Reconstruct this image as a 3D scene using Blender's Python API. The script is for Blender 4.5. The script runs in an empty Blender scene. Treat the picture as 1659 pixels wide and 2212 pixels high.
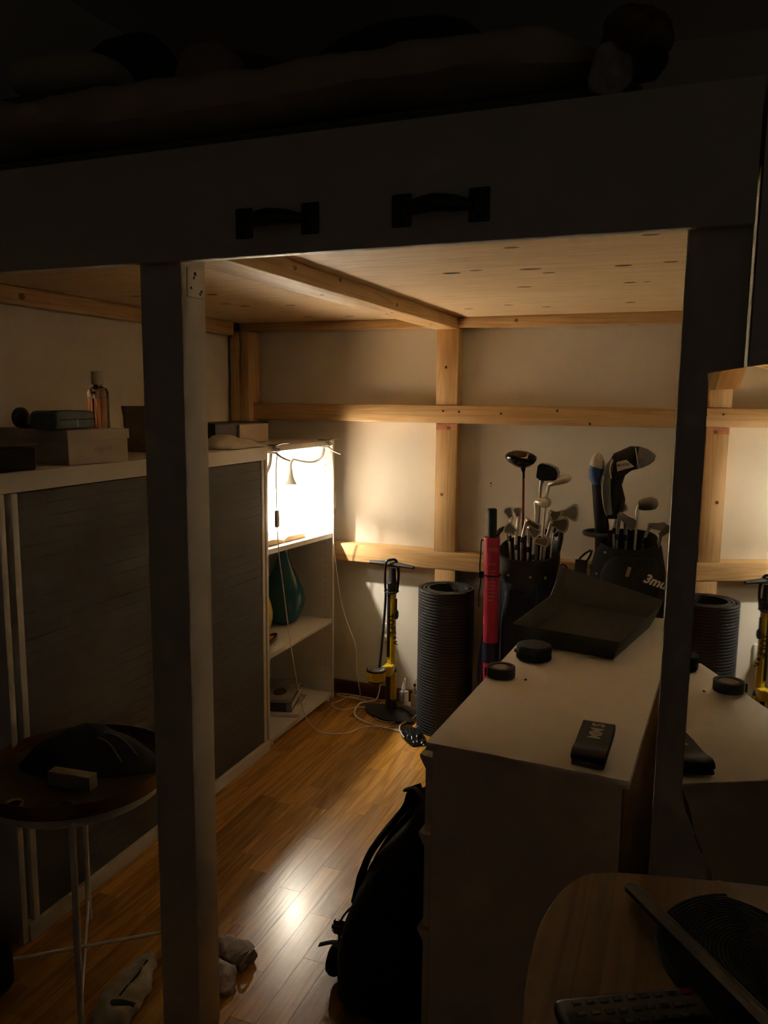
import bpy, bmesh, math, random
from mathutils import Vector, Matrix, noise

# ------------------------------------------------------------------ camera, world, exposure
SC = bpy.context.scene
COL = SC.collection
cam_d = bpy.data.cameras.new('camera'); cam = bpy.data.objects.new('camera', cam_d); COL.objects.link(cam)
cam_d.sensor_fit = 'VERTICAL'; cam_d.sensor_height = 36.0; cam_d.lens = 1725.0 / 2212.0 * 36.0
cam_d.clip_start = 0.02
YAW, PITCH, ROLL = math.radians(-21.64), math.radians(-8.056), math.radians(0.576)
fw = Vector((math.sin(YAW) * math.cos(PITCH), math.cos(YAW) * math.cos(PITCH), math.sin(PITCH)))
rt = Vector((math.cos(YAW), -math.sin(YAW), 0)); up = rt.cross(fw)
rt2 = rt * math.cos(ROLL) + up * math.sin(ROLL); up2 = up * math.cos(ROLL) - rt * math.sin(ROLL)
M3 = Matrix((rt2, up2, -fw)).transposed()
cam.matrix_world = Matrix.Translation((0, 0, 1.39)) @ M3.to_4x4()
SC.camera = cam
world = bpy.data.worlds.new('world'); SC.world = world; world.use_nodes = True
bg = world.node_tree.nodes['Background']
bg.inputs[0].default_value = (1.0, 0.86, 0.70, 1); bg.inputs[1].default_value = 0.00066
SC.view_settings.view_transform = 'Standard'
try: SC.view_settings.look = 'None'
except Exception: pass
SC.cycles.caustics_reflective = False; SC.cycles.caustics_refractive = False
SC.view_settings.exposure = 4.62; SC.view_settings.gamma = 1.0
SC.view_settings.use_curve_mapping = False
LAMP_POWER = 6.9     # main beam of each clamp lamp
LAMP_SPILL = 1.35     # wide soft spill of each bulb
LAMP_COLOR = (1.0, 0.895, 0.72)

# ------------------------------------------------------------------ materials
MATS = {}
def nodes_of(name):
    m = bpy.data.materials.new(name); m.use_nodes = True
    nt = m.node_tree; b = nt.nodes['Principled BSDF']
    MATS[name] = m
    return m, nt, b
def ramp(nt, fac, stops):
    r = nt.nodes.new('ShaderNodeValToRGB')
    while len(r.color_ramp.elements) < len(stops): r.color_ramp.elements.new(0.5)
    for e, (p, c) in zip(r.color_ramp.elements, stops):
        e.position = p; e.color = (*c, 1)
    nt.links.new(fac, r.inputs[0]); return r.outputs[0]
def coords(nt, scale=(1, 1, 1), rnd=False):
    tc = nt.nodes.new('ShaderNodeTexCoord'); mp = nt.nodes.new('ShaderNodeMapping')
    mp.inputs['Scale'].default_value = scale
    if rnd:
        oi = nt.nodes.new('ShaderNodeObjectInfo'); mu = nt.nodes.new('ShaderNodeMath'); mu.operation = 'MULTIPLY'
        mu.inputs[1].default_value = 37.0; nt.links.new(oi.outputs['Random'], mu.inputs[0])
        cb = nt.nodes.new('ShaderNodeCombineXYZ')
        for i in range(3): nt.links.new(mu.outputs[0], cb.inputs[i])
        nt.links.new(cb.outputs[0], mp.inputs['Location'])
    nt.links.new(tc.outputs['Object'], mp.inputs['Vector']); return mp.outputs[0]
def noise_n(nt, vec, scale, detail=4, dist=0.0):
    n = nt.nodes.new('ShaderNodeTexNoise'); n.inputs['Scale'].default_value = scale
    n.inputs['Detail'].default_value = detail; n.inputs['Distortion'].default_value = dist
    nt.links.new(vec, n.inputs['Vector']); return n.outputs['Fac']
def bump(nt, b, h, strength, dist=0.002):
    bp = nt.nodes.new('ShaderNodeBump'); bp.inputs['Strength'].default_value = strength
    bp.inputs['Distance'].default_value = dist
    nt.links.new(h, bp.inputs['Height']); nt.links.new(bp.outputs[0], b.inputs['Normal'])
def pm(name, c, var=0.12, nscale=20, rough=0.6, metal=0.0, bmp=0.0, scale=(1, 1, 1), spec=0.5, sheen=0.0, bdist=0.001):
    m, nt, b = nodes_of(name)
    v = coords(nt, scale); n = noise_n(nt, v, nscale)
    lo = tuple(x * (1 - var) for x in c); hi = tuple(min(1, x * (1 + var)) for x in c)
    nt.links.new(ramp(nt, n, [(0.3, lo), (0.7, hi)]), b.inputs['Base Color'])
    b.inputs['Roughness'].default_value = rough; b.inputs['Metallic'].default_value = metal
    b.inputs['Specular IOR Level'].default_value = spec
    if sheen: b.inputs['Sheen Weight'].default_value = sheen
    if bmp: bump(nt, b, noise_n(nt, v, nscale * 6), bmp, bdist)
    return m
def wood(name, c1, c2, c3, axis, rough=0.55, rnd=False, fine=60, bmp=0.15, dist=1.2):
    m, nt, b = nodes_of(name)
    st = [9.0, 9.0, 9.0]; st[axis] = 0.55
    v = coords(nt, tuple(st), rnd)
    n1 = noise_n(nt, v, 1.6, 3, dist)
    wv = nt.nodes.new('ShaderNodeMath'); wv.operation = 'MULTIPLY'; wv.inputs[1].default_value = 34
    nt.links.new(n1, wv.inputs[0])
    sn = nt.nodes.new('ShaderNodeMath'); sn.operation = 'SINE'; nt.links.new(wv.outputs[0], sn.inputs[0])
    mr = nt.nodes.new('ShaderNodeMapRange'); mr.inputs[1].default_value = -1; mr.inputs[2].default_value = 1
    nt.links.new(sn.outputs[0], mr.inputs[0])
    st2 = [fine] * 3; st2[axis] = 2.2
    n2 = noise_n(nt, coords(nt, tuple(st2), rnd), 3.0, 5)
    mx = nt.nodes.new('ShaderNodeMath'); mx.operation = 'MULTIPLY_ADD'; mx.inputs[1].default_value = 0.38
    nt.links.new(mr.outputs[0], mx.inputs[0])
    ad = nt.nodes.new('ShaderNodeMath'); ad.operation = 'MULTIPLY'; ad.inputs[1].default_value = 0.62
    nt.links.new(n2, ad.inputs[0]); nt.links.new(ad.outputs[0], mx.inputs[2])
    col = ramp(nt, mx.outputs[0], [(0.18, c1), (0.5, c2), (0.85, c3)])
    if rnd:
        oi = nt.nodes.new('ShaderNodeObjectInfo'); hs = nt.nodes.new('ShaderNodeHueSaturation')
        r2 = nt.nodes.new('ShaderNodeMapRange'); r2.inputs[3].default_value = 0.72; r2.inputs[4].default_value = 1.18
        nt.links.new(oi.outputs['Random'], r2.inputs[0]); nt.links.new(r2.outputs[0], hs.inputs['Value'])
        nt.links.new(col, hs.inputs['Color']); col = hs.outputs['Color']
    nt.links.new(col, b.inputs['Base Color']); b.inputs['Roughness'].default_value = rough
    bump(nt, b, mx.outputs[0], bmp, 0.0008)
    return m
def glass(name, c, rough=0.02, ior=1.45):
    m, nt, b = nodes_of(name)
    b.inputs['Base Color'].default_value = (*c, 1); b.inputs['Roughness'].default_value = rough
    b.inputs['IOR'].default_value = ior; b.inputs['Transmission Weight'].default_value = 1.0
    return m
def emit(name, c, s):
    m, nt, b = nodes_of(name)
    b.inputs['Base Color'].default_value = (*c, 1); b.inputs['Emission Color'].default_value = (*c, 1)
    b.inputs['Emission Strength'].default_value = s
    return m

pm("wall", (0.82, 0.775, 0.695), 0.03, 6, 0.8, bmp=0.12)
pm('ceiling_paint', (0.74, 0.72, 0.68), 0.03, 6, 0.85)
pm('white_paint', (0.66, 0.62, 0.56), 0.04, 9, 0.45, bmp=0.08)
pm('white_laminate', (0.70, 0.68, 0.635), 0.02, 12, 0.4)
pm('white_plastic_shaded', (0.25, 0.24, 0.225), 0.02, 12, 0.4)  # white lamp plastic, colour darkened for its less lit side against the bright shelf
pm('white_plastic', (0.80, 0.79, 0.76), 0.02, 12, 0.35)
pm('white_metal', (0.72, 0.69, 0.64), 0.04, 14, 0.4)
pm('chest_laminate', (0.78, 0.69, 0.575), 0.03, 14, 0.5)
pm('tambour', (0.095, 0.10, 0.105), 0.16, 30, 0.55, scale=(1, 60, 2.0))
pm('dark_gap', (0.02, 0.02, 0.02), 0.1, 10, 0.9)
pm('black_plastic', (0.018, 0.018, 0.018), 0.15, 25, 0.4)
pm('black_gloss', (0.012, 0.012, 0.013), 0.15, 25, 0.16)
pm('black_fabric', (0.014, 0.014, 0.015), 0.25, 60, 0.9, bmp=0.3)
pm('black_strap', (0.022, 0.021, 0.021), 0.2, 80, 0.75, bmp=0.3)
pm('grey_rubber', (0.034, 0.036, 0.040), 0.12, 30, 0.62)
pm('boot_rubber', (0.035, 0.033, 0.030), 0.15, 30, 0.6)
pm('navy_fabric', (0.012, 0.018, 0.045), 0.2, 60, 0.7, bmp=0.25)
pm('navy_band', (0.014, 0.02, 0.075), 0.15, 40, 0.55)
pm('blue_fabric', (0.02, 0.07, 0.25), 0.12, 50, 0.6, bmp=0.2)
pm('red_fabric', (0.50, 0.022, 0.075), 0.10, 25, 0.6, bmp=0.2)
pm('red_gloss', (0.20, 0.008, 0.012), 0.1, 20, 0.25)
pm('steel', (0.68, 0.63, 0.56), 0.06, 40, 0.36, metal=0.75)
pm('dark_steel', (0.26, 0.24, 0.21), 0.1, 40, 0.38, metal=0.8)
pm('mid_steel', (0.27, 0.25, 0.22), 0.1, 40, 0.4, metal=0.8)
pm('gold_metal', (0.75, 0.58, 0.28), 0.06, 40, 0.25, metal=1.0)
pm('handle_iron', (0.05, 0.058, 0.055), 0.15, 40, 0.35, metal=0.7)
pm('teal_glaze', (0.010, 0.092, 0.135), 0.10, 12, 0.14)
pm('yellow_glaze', (0.62, 0.46, 0.03), 0.08, 12, 0.25)
pm('pump_yellow', (0.62, 0.44, 0.02), 0.06, 12, 0.35)
pm('orange_plastic', (0.75, 0.34, 0.02), 0.06, 12, 0.4)
pm('cardboard_cream', (0.60, 0.53, 0.43), 0.05, 18, 0.75)
pm('cardboard_print', (0.42, 0.35, 0.26), 0.05, 18, 0.75)
pm('case_blue', (0.16, 0.215, 0.26), 0.12, 45, 0.75, bmp=0.3)
pm('paper', (0.72, 0.66, 0.54), 0.06, 30, 0.8, bmp=0.2)
pm('page_edge_shaded', (0.44, 0.27, 0.11), 0.14, 120, 0.8, scale=(0.2, 0.2, 3))  # tan book pages, shade on their front edge put into the colour
pm('tan_paper', (0.34, 0.26, 0.19), 0.12, 22, 0.85, bmp=0.3)
pm('cloth_white', (0.70, 0.66, 0.58), 0.06, 25, 0.8, bmp=0.3)
pm('book_navy', (0.018, 0.017, 0.035), 0.15, 20, 0.4)
pm('book_side', (0.60, 0.50, 0.42), 0.06, 15, 0.7)
pm('book_black', (0.014, 0.015, 0.017), 0.15, 20, 0.35)
pm('book_grey', (0.32, 0.31, 0.29), 0.5, 9, 0.35)
pm('book_photo', (0.40, 0.36, 0.30), 0.75, 14, 0.35)
pm('spine_blue', (0.16, 0.18, 0.26), 0.1, 14, 0.5)
pm('sole_white', (0.75, 0.72, 0.66), 0.04, 10, 0.4)
pm('grip_rubber', (0.022, 0.028, 0.026), 0.2, 90, 0.7, bmp=0.4)
pm('headcover_grey', (0.17, 0.165, 0.15), 0.15, 60, 0.8, bmp=0.3)
pm('headcover_cream', (0.60, 0.53, 0.44), 0.06, 30, 0.6)
pm('piping_white', (0.60, 0.57, 0.52), 0.05, 30, 0.6)
pm('tag_white', (0.55, 0.48, 0.42), 0.05, 30, 0.5)
pm('letter_white', (0.78, 0.66, 0.52), 0.04, 20, 0.5)
pm('letter_tan', (0.36, 0.29, 0.19), 0.06, 20, 0.5)
pm('letter_pink', (0.55, 0.25, 0.25), 0.06, 20, 0.6)
pm('letter_dark', (0.05, 0.025, 0.02), 0.06, 20, 0.6)
pm('hardboard', (0.24, 0.11, 0.035), 0.12, 40, 0.7)
pm('zip_grey', (0.22, 0.22, 0.22), 0.1, 50, 0.4)
pm('mattress_fabric', (0.10, 0.12, 0.10), 0.1, 30, 0.85, bmp=0.2)
pm('duvet_fabric', (0.52, 0.44, 0.33), 0.08, 14, 0.85, bmp=0.2)
pm('pillow_cream', (0.55, 0.50, 0.38), 0.08, 14, 0.85, bmp=0.2)
pm('pillow_pink', (0.40, 0.30, 0.27), 0.08, 14, 0.85, bmp=0.2)
pm('cushion_red', (0.16, 0.03, 0.02), 0.12, 14, 0.85, bmp=0.2)
pm('cushion_dark', (0.03, 0.04, 0.035), 0.12, 14, 0.85, bmp=0.2)
pm('fur_brown', (0.16, 0.10, 0.045), 0.6, 28, 0.95, bmp=0.8, bdist=0.004)
pm('fur_white', (0.50, 0.46, 0.42), 0.3, 50, 0.95, bmp=0.8, bdist=0.004)
pm('sock_grey', (0.46, 0.42, 0.34), 0.35, 16, 0.95, bmp=0.6, sheen=0.2)
pm('sock_mauve', (0.48, 0.41, 0.38), 0.25, 40, 0.95, bmp=0.6, sheen=0.2)
pm('sock_dark', (0.07, 0.065, 0.055), 0.2, 40, 0.95, bmp=0.5)
pm('placemat_green', (0.018, 0.030, 0.024), 0.25, 40, 0.75, bmp=0.3)
pm('remote_key', (0.05, 0.05, 0.05), 0.2, 40, 0.5)
pm('key_red', (0.35, 0.01, 0.03), 0.05, 40, 0.5)
pm('knot_dark', (0.075, 0.03, 0.012), 0.4, 60, 0.7)
pm('knot_brown', (0.28, 0.14, 0.06), 0.3, 60, 0.7)
pm('red_stain', (0.62, 0.24, 0.13), 0.2, 30, 0.7)
pm('brass_screw', (0.04, 0.03, 0.02), 0.1, 20, 0.4, metal=0.5)
pm('gauge_face', (0.10, 0.095, 0.09), 0.6, 70, 0.3)
pm('wood_rim', (0.16, 0.055, 0.018), 0.2, 20, 0.4, scale=(1, 1, 8))
pm('tray_surface', (0.085, 0.045, 0.016), 0.2, 14, 0.45)
P1, P2, P3 = (0.56, 0.32, 0.13), (0.70, 0.44, 0.20), (0.78, 0.53, 0.27)
for ax, nm in enumerate('xyz'):
    wood('pine_' + nm, P1, P2, P3, ax)
wood('plywood', (0.68, 0.46, 0.24), (0.79, 0.56, 0.32), (0.86, 0.65, 0.40), 0, rough=0.6, fine=40, bmp=0.1, dist=2.2)
wood('oak_strip', (0.37, 0.165, 0.022), (0.57, 0.27, 0.042), (0.70, 0.37, 0.07), 1, rough=0.27, rnd=True, fine=80, bmp=0.22)
wood('oak_base', (0.36, 0.16, 0.026), (0.48, 0.22, 0.042), (0.56, 0.28, 0.06), 1, rough=0.3, fine=80)
wood('baseboard_wood', (0.09, 0.035, 0.01), (0.15, 0.06, 0.018), (0.20, 0.085, 0.028), 0, rough=0.35)
wood('table_oak', (0.22, 0.10, 0.025), (0.32, 0.155, 0.045), (0.40, 0.21, 0.07), 1, rough=0.35, fine=50)
for n_ in ('oak_strip', 'oak_base'):
    b_ = MATS[n_].node_tree.nodes['Principled BSDF']; b_.inputs['Coat Weight'].default_value = 0.35; b_.inputs['Coat Roughness'].default_value = 0.20
glass('perfume_glass', (0.93, 0.80, 0.70))
glass('perfume_liquid', (0.92, 0.58, 0.40), ior=1.36)
glass('clear_plastic', (0.85, 0.85, 0.83), 0.15, 1.3)
emit('bulb_glow', (1.0, 0.90, 0.72), 0.8)
m_, nt_, b_ = nodes_of('mirror_glass'); b_.inputs['Metallic'].default_value = 1.0
b_.inputs['Base Color'].default_value = (0.66, 0.68, 0.66, 1); b_.inputs['Roughness'].default_value = 0.015

# ------------------------------------------------------------------ mesh builder
def V(*a): return Vector(a if len(a) > 1 else a[0])
def catmull(pts, n):
    pts = [Vector(p) for p in pts]
    if n <= 1 or len(pts) < 3: return pts
    P = [pts[0] * 2 - pts[1]] + pts + [pts[-1] * 2 - pts[-2]]
    out = []
    for i in range(1, len(P) - 2):
        a, b, c, d = P[i - 1:i + 3]
        for k in range(n):
            t = k / n
            out.append(0.5 * ((2 * b) + (c - a) * t + (2 * a - 5 * b + 4 * c - d) * t * t + (3 * b - a - 3 * c + d) * t ** 3))
    out.append(pts[-1]); return out
def frame(origin, x, y=None):
    """matrix with local x, approx y, z = x cross y"""
    x = Vector(x).normalized(); y = Vector(y) if y is not None else Vector((0, 0, 1))
    y = (y - x * y.dot(x)).normalized(); z = x.cross(y)
    m = Matrix((x, y, z)).transposed().to_4x4(); m.translation = Vector(origin); return m
class B:
    def __init__(s): s.bm = bmesh.new()
    def box(s, x0, x1, y0, y1, z0, z1, bev=0.0, M=None, seg=2):
        bm = s.bm
        vs = [bm.verts.new((x, y, z)) for z in (z0, z1) for y in (y0, y1) for x in (x0, x1)]
        fs = [bm.faces.new([vs[i] for i in f]) for f in ((0, 2, 3, 1), (4, 5, 7, 6), (0, 1, 5, 4), (2, 6, 7, 3), (0, 4, 6, 2), (1, 3, 7, 5))]
        if bev > 0:
            es = list({e for f in fs for e in f.edges})
            r = bmesh.ops.bevel(bm, geom=es, offset=bev, segments=seg, affect='EDGES', profile=0.5)
            vs = list({v for f in r['faces'] for v in f.verts} | {v for v in vs if v.is_valid})
        if M is not None: bmesh.ops.transform(bm, matrix=M, verts=[v for v in vs if v.is_valid])
        return s
    def rings(s, rings, closed=True, cap=True):
        bm = s.bm; R = [[bm.verts.new(p) for p in r] for r in rings]; n = len(R[0])
        for a, b in zip(R[:-1], R[1:]):
            for i in range(n if closed else n - 1):
                j = (i + 1) % n
                bm.faces.new((a[i], a[j], b[j], b[i]))
        if cap and closed:
            bm.faces.new(list(reversed(R[0]))); bm.faces.new(R[-1])
        return s
    def tube(s, pts, r, seg=8, sm=1, flat=1.0, upv=None, cap=True, closed=False):
        n0 = len(pts); P = catmull(pts, sm); n = len(P)
        if isinstance(r, (list, tuple)):
            rr = []
            for i in range(n):
                t = i / (n - 1) * (len(r) - 1); k = min(int(t), len(r) - 2); rr.append(r[k] + (r[k + 1] - r[k]) * (t - k))
        else: rr = [r] * n
        up0 = Vector(upv) if upv is not None else None; nrm = None; rings = []
        for i in range(n):
            t = (P[min(i + 1, n - 1)] - P[max(i - 1, 0)])
            t = t.normalized() if t.length > 1e-9 else Vector((0, 0, 1))
            if up0 is not None: nrm = up0 - t * up0.dot(t)
            elif nrm is None:
                a = Vector((0, 0, 1)) if abs(t.z) < 0.9 else Vector((1, 0, 0)); nrm = a - t * a.dot(t)
            else: nrm = nrm - t * nrm.dot(t)
            nrm = nrm.normalized(); bi = t.cross(nrm)
            rings.append([P[i] + (bi * math.cos(q) + nrm * (math.sin(q) * flat)) * rr[i] for q in [2 * math.pi * k / seg for k in range(seg)]])
        return s.rings(rings, True, cap)
    def lathe(s, prof, c=(0, 0, 0), seg=24, M=None):
        rings = []
        for r, z in prof:
            ring = [Vector((c[0] + r * math.cos(2 * math.pi * k / seg), c[1] + r * math.sin(2 * math.pi * k / seg), c[2] + z)) for k in range(seg)]
            rings.append([M @ p for p in ring] if M is not None else ring)
        return s.rings(rings, True, True)
    def prism(s, pts, z0, z1, M=None):
        a = [Vector((p[0], p[1], z0)) for p in pts]; b = [Vector((p[0], p[1], z1)) for p in pts]
        if M is not None: a = [M @ p for p in a]; b = [M @ p for p in b]
        return s.rings([a, b], True, True)
    def ell(s, c, r, seg=20, rg=12, M=None, e=1.0):
        c = Vector(c); rings = []
        for i in range(1, rg):
            ph = math.pi * i / rg; ring = []
            for k in range(seg):
                q = 2 * math.pi * k / seg
                f = lambda x: math.copysign(abs(x) ** e, x)
                p = Vector((r[0] * f(math.sin(ph)) * f(math.cos(q)), r[1] * f(math.sin(ph)) * f(math.sin(q)), -r[2] * f(math.cos(ph))))
                ring.append((M @ p if M is not None else p) + c)
            rings.append(ring)
        return s.rings(rings, True, True)
    def sheet(s, fn, nu, nv):
        rows = [[fn(u / nu, v / nv) for u in range(nu + 1)] for v in range(nv + 1)]
        return s.rings(rows, False, False)
    def displace(s, amp, freq, seed=0):
        s.bm.normal_update()
        for v in s.bm.verts:
            v.co += v.normal * amp * noise.noise(v.co * freq + Vector((seed, seed * 1.7, 0)))
        return s

class Thing:
    """an Empty at the thing's base; parts are given in world or local coordinates"""
    def __init__(s, name, loc, label, cat, group=None, rotz=0.0):
        s.o = bpy.data.objects.new(name, None); COL.objects.link(s.o)
        s.o.location = loc; s.o.rotation_euler = (0, 0, rotz); s.o.empty_display_size = 0.05
        s.o['label'] = label; s.o['category'] = cat
        if group: s.o['group'] = group
        s.M = Matrix.Translation(Vector(loc)) @ Matrix.Rotation(rotz, 4, 'Z'); s.inv = s.M.inverted()
    def part(s, name, b, mat, parent=None, local=False, label=None, ang=35, solid=0.0, stuff=False):
        o = mesh_obj(name, b, mat, None if local else s.inv, ang, solid)
        o.parent = parent if parent else s.o
        if label: o['label'] = label
        if stuff: o['kind'] = 'stuff'
        return o
def mesh_obj(name, b, mat, M=None, ang=35, solid=0.0):
    bm = b.bm
    bmesh.ops.remove_doubles(bm, verts=bm.verts, dist=1e-6)
    if M is not None: bmesh.ops.transform(bm, matrix=M, verts=bm.verts)
    bmesh.ops.recalc_face_normals(bm, faces=bm.faces)
    me = bpy.data.meshes.new(name); bm.to_mesh(me); bm.free()
    if ang:
        for p in me.polygons: p.use_smooth = True
        me.set_sharp_from_angle(angle=math.radians(ang))
    me.materials.append(MATS[mat])
    o = bpy.data.objects.new(name, me); COL.objects.link(o)
    if solid:
        md = o.modifiers.new('solid', 'SOLIDIFY'); md.thickness = solid; md.offset = 0
    return o
def single(name, b, mat, label, cat, group=None, ang=35, solid=0.0, base=None):
    """one-mesh thing, origin at its base"""
    vs = [v.co for v in b.bm.verts]
    lo = Vector((min(v.x for v in vs), min(v.y for v in vs), min(v.z for v in vs))); hi = Vector((max(v.x for v in vs), max(v.y for v in vs), max(v.z for v in vs)))
    base = Vector(((lo.x + hi.x) / 2, (lo.y + hi.y) / 2, lo.z))
    o = mesh_obj(name, b, mat, Matrix.Translation(-base), ang, solid); o.location = base
    o['label'] = label; o['category'] = cat
    if group: o['group'] = group
    return o
def struct(name, b, mat, parent=None, ang=35):
    o = mesh_obj(name, b, mat, None, ang)
    if parent: o.parent = parent
    else: o['kind'] = 'structure'
    return o
def text_mesh(body, size, depth, M, bold=0.0, shear=0.0, space=1.0):
    cu = bpy.data.curves.new('t', 'FONT'); cu.body = body; cu.size = size; cu.extrude = depth
    cu.align_x = 'CENTER'; cu.align_y = 'CENTER'; cu.offset = bold; cu.shear = shear; cu.space_character = space; cu.resolution_u = 3
    ob = bpy.data.objects.new('t', cu); COL.objects.link(ob)
    bpy.context.view_layer.update()
    dg = bpy.context.evaluated_depsgraph_get()
    me = bpy.data.meshes.new_from_object(ob.evaluated_get(dg)); bpy.data.objects.remove(ob); bpy.data.curves.remove(cu)
    b = B(); b.bm.from_mesh(me); bpy.data.meshes.remove(me)
    bmesh.ops.transform(b.bm, matrix=M, verts=b.bm.verts)
    return b
R = random.Random(7)
W = 3.34          # back wall plane
XL = -2.07        # left wall plane

# ------------------------------------------------------------------ room
floor = struct('floor', B().box(XL, 2.2, -2.2, W, -0.06, -0.006), 'oak_base')
protos = []
for k, L in enumerate((0.30, 0.40, 0.46, 0.52)):
    protos.append((L, mesh_obj('board', B().box(0, 0.0656, 0, L - 0.0003, -0.012, 0, 0.0003, seg=1), 'oak_strip', ang=0)))
first = {k: True for k in range(4)}
x = -1.575
ci = 0
while x < 0.06:
    y = 0.62 - R.random() * 0.4
    while y < W - 0.02:
        k = R.randrange(4); L, src = protos[k]
        if first[k]: o = src; first[k] = False
        else: o = src.copy(); COL.objects.link(o)
        o.location = (x, y, 0); o.parent = floor
        if y + L > W - .001: o.scale.y = (W - y) / L
        y += L
    x += 0.0658
struct('wall_left', B().box(XL - 0.1, XL, -2.2, W, 0, 2.71), 'wall')
wb = struct('wall_back', B().box(XL - 0.1, 2.2, W, W + 0.1, 0, 2.71), 'wall')
struct('wall_right', B().box(0.0565, 0.20, 1.292, W, -0.006, 1.85), 'wall')
struct('ceiling', B().box(XL - 0.1, 2.2, -2.2, W + 0.1, 2.71, 2.8), 'ceiling_paint')
struct('baseboard_back', B().box(XL, 0.066, W - 0.014, W, 0, 0.062, 0.004), 'baseboard_wood')
struct('baseboard_left', B().box(XL, XL + 0.014, -2.2, W - 0.014, 0, 0.062, 0.004), 'baseboard_wood')
for p, r in (((-0.832, W, 1.036), 0.0035), ((-0.834, W, 1.024), 0.0022)):
    o = struct('nail_mark', B().ell(p, (r, 0.0012, r * 1.2), 8, 6), 'knot_dark', wb)

# ------------------------------------------------------------------ loft bed frame
loft = Thing('loft_bed', (-1.0, 1.6, 0), 'pine and plywood loft bed frame with a pale painted front board and posts', 'loft bed')
loft.part('front_board', B().box(XL, 0.0498, 1.28, 1.302, 1.6400, 1.8376, 0.002), 'white_paint')
pl = loft.part('post', B().box(-1.0300, -0.9338, 1.303, 1.382, 0, 1.728, 0.003), 'white_paint', label='pale painted front post')
loft.part('post', B().box(-0.0395, 0.0498, 1.303, 1.382, 0, 1.728, 0.003), 'white_paint', label='pale painted front post beside the mirror')
br = loft.part('bracket', B().box(-0.9343, -0.9313, 1.319, 1.377, 1.5807, 1.6357, 0.001), 'white_metal')
for yy, zz, r in ((1.565, 1.664, .0045), (1.560, 1.655, .003), (1.549, 1.632, .0028), (1.588, 1.628, .003), (1.583, 1.622, .003)):
    loft.part('screw_hole', B().ell((-0.9313, yy * 0.85906, 1.39 + (zz - 1.39) * 0.85906), (0.0012, r, r), 8, 6), 'brass_screw', br)
ply = loft.part('plywood_panel', B().box(-2.03, 0.05, 1.303, 3.335, 1.73, 1.748), 'plywood')
KN = [(-0.661, 2.146, 1.4), (-0.586, 2.121, 1.0), (-0.446, 2.144, 1.6), (-0.411, 2.218, 1.0), (-0.529, 2.468, 1.3), (-0.426, 1.835, 1.0), (-0.213, 2.161, 1.2), (-0.223, 2.47, 1.0), (-0.176, 2.468, 0.6), (-0.261, 2.954, 1.0), (-0.681, 2.913, 1.0), (-0.85, 2.988, 1.0), (-0.561, 3.007, 1.0), (-0.099, 2.141, 1.0), (-0.125, 1.788, 1.0), (-1.554, 2.338, 1.2), (-1.628, 2.668, 1.2), (-1.448, 2.688, 1.2), (-1.655, 2.58, 1.2), (-1.399, 3.115, 1.2), (-1.582, 3.088, 1.2), (-1.835, 2.295, 1.2)]
for i, (kx, ky, s) in enumerate(KN):
    loft.part('knot', B().ell((kx, ky, 1.7302), (0.020 * s, 0.010 * s, 0.0012), 12, 6), 'knot_dark' if i in (0, 6, 7, 9, 15, 16) else 'knot_brown', ply)
jo = loft.part('joist', B().box(-1.077, -0.972, 1.383, 3.269, 1.681, 1.7295, 0.003), 'pine_y')
for yy, zz in ((1.83, 1.712), (2.55, 1.70), (2.1, 1.72)):
    loft.part('knot', B().ell((-0.972, yy, zz), (0.001, 0.009, 0.007), 10, 6), 'knot_brown', jo)
for xx, yy in ((-1.03, 2.1), (-1.01, 2.6), (-1.04, 2.63), (-1.02, 3.05)):
    loft.part('knot', B().ell((xx, yy, 1.681), (0.006, 0.009, 0.001), 10, 6), 'knot_brown', jo)
loft.part('wall_rail', B().box(-2.03, -1.068, 3.27, 3.338, 1.692, 1.7295, 0.002), 'pine_x')
rr_ = loft.part('wall_rail', B().box(-1.064, 0.06, 3.27, 3.338, 1.686, 1.7295, 0.002), 'pine_x')
loft.part('knot', B().ell((-0.73, 3.27, 1.71), (0.008, 0.001, 0.008), 10, 6), 'knot_brown', rr_)
lr = loft.part('wall_rail', B().box(XL + 0.001, -2.031, 1.303, 3.226, 1.673, 1.7295, 0.002), 'pine_y')
loft.part('knot', B().ell((-2.031, 1.99, 1.70), (0.001, 0.014, 0.011), 10, 6), 'knot_brown', lr)
mid = loft.part('middle_rail', B().box(-1.955, 0.06, 3.264, 3.338, 1.291, 1.366, 0.002), 'pine_x')
for kx, kz in ((-0.96, 1.34), (-0.78, 1.335), (-0.55, 1.35), (-0.42, 1.30), (-1.03, 1.342)):
    loft.part('knot', B().ell((kx, 3.264, kz), (0.005, 0.001, 0.005), 10, 6), 'knot_dark', mid)
loft.part('lower_rail', B().box(-1.955, 0.06, 3.266, 3.338, 0.657, 0.735, 0.002), 'pine_x')
st = loft.part('stud', B().box(-1.064, -0.970, 3.268, 3.338, 1.367, 1.684, 0.002), 'pine_z')
loft.part('knot', B().ell((-1.022, 3.268, 1.525), (0.005, 0.001, 0.007), 10, 6), 'knot_dark', st)
st = loft.part('stud', B().box(-1.061, -0.966, 3.268, 3.338, 0.736, 1.290, 0.002), 'pine_z')
loft.part('stain', B().box(-1.0605, -0.9665, 3.2668, 3.2682, 1.262, 1.289), 'red_stain', st, label='red stain at the top end of the stud')
loft.part('knot', B().ell((-1.005, 3.267, 1.27), (0.010, 0.0014, 0.009), 10, 6), 'knot_brown', st)
loft.part('knot', B().ell((-1.03, 3.268, 0.985), (0.007, 0.001, 0.008), 10, 6), 'knot_brown', st)
loft.part('stud', B().box(-1.055, -0.962, 3.268, 3.338, 0.0, 0.656, 0.002), 'pine_z')
loft.part('corner_post', B().box(-2.056, -2.005, 3.228, 3.338, 0, 1.690, 0.003), 'pine_z')
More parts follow.
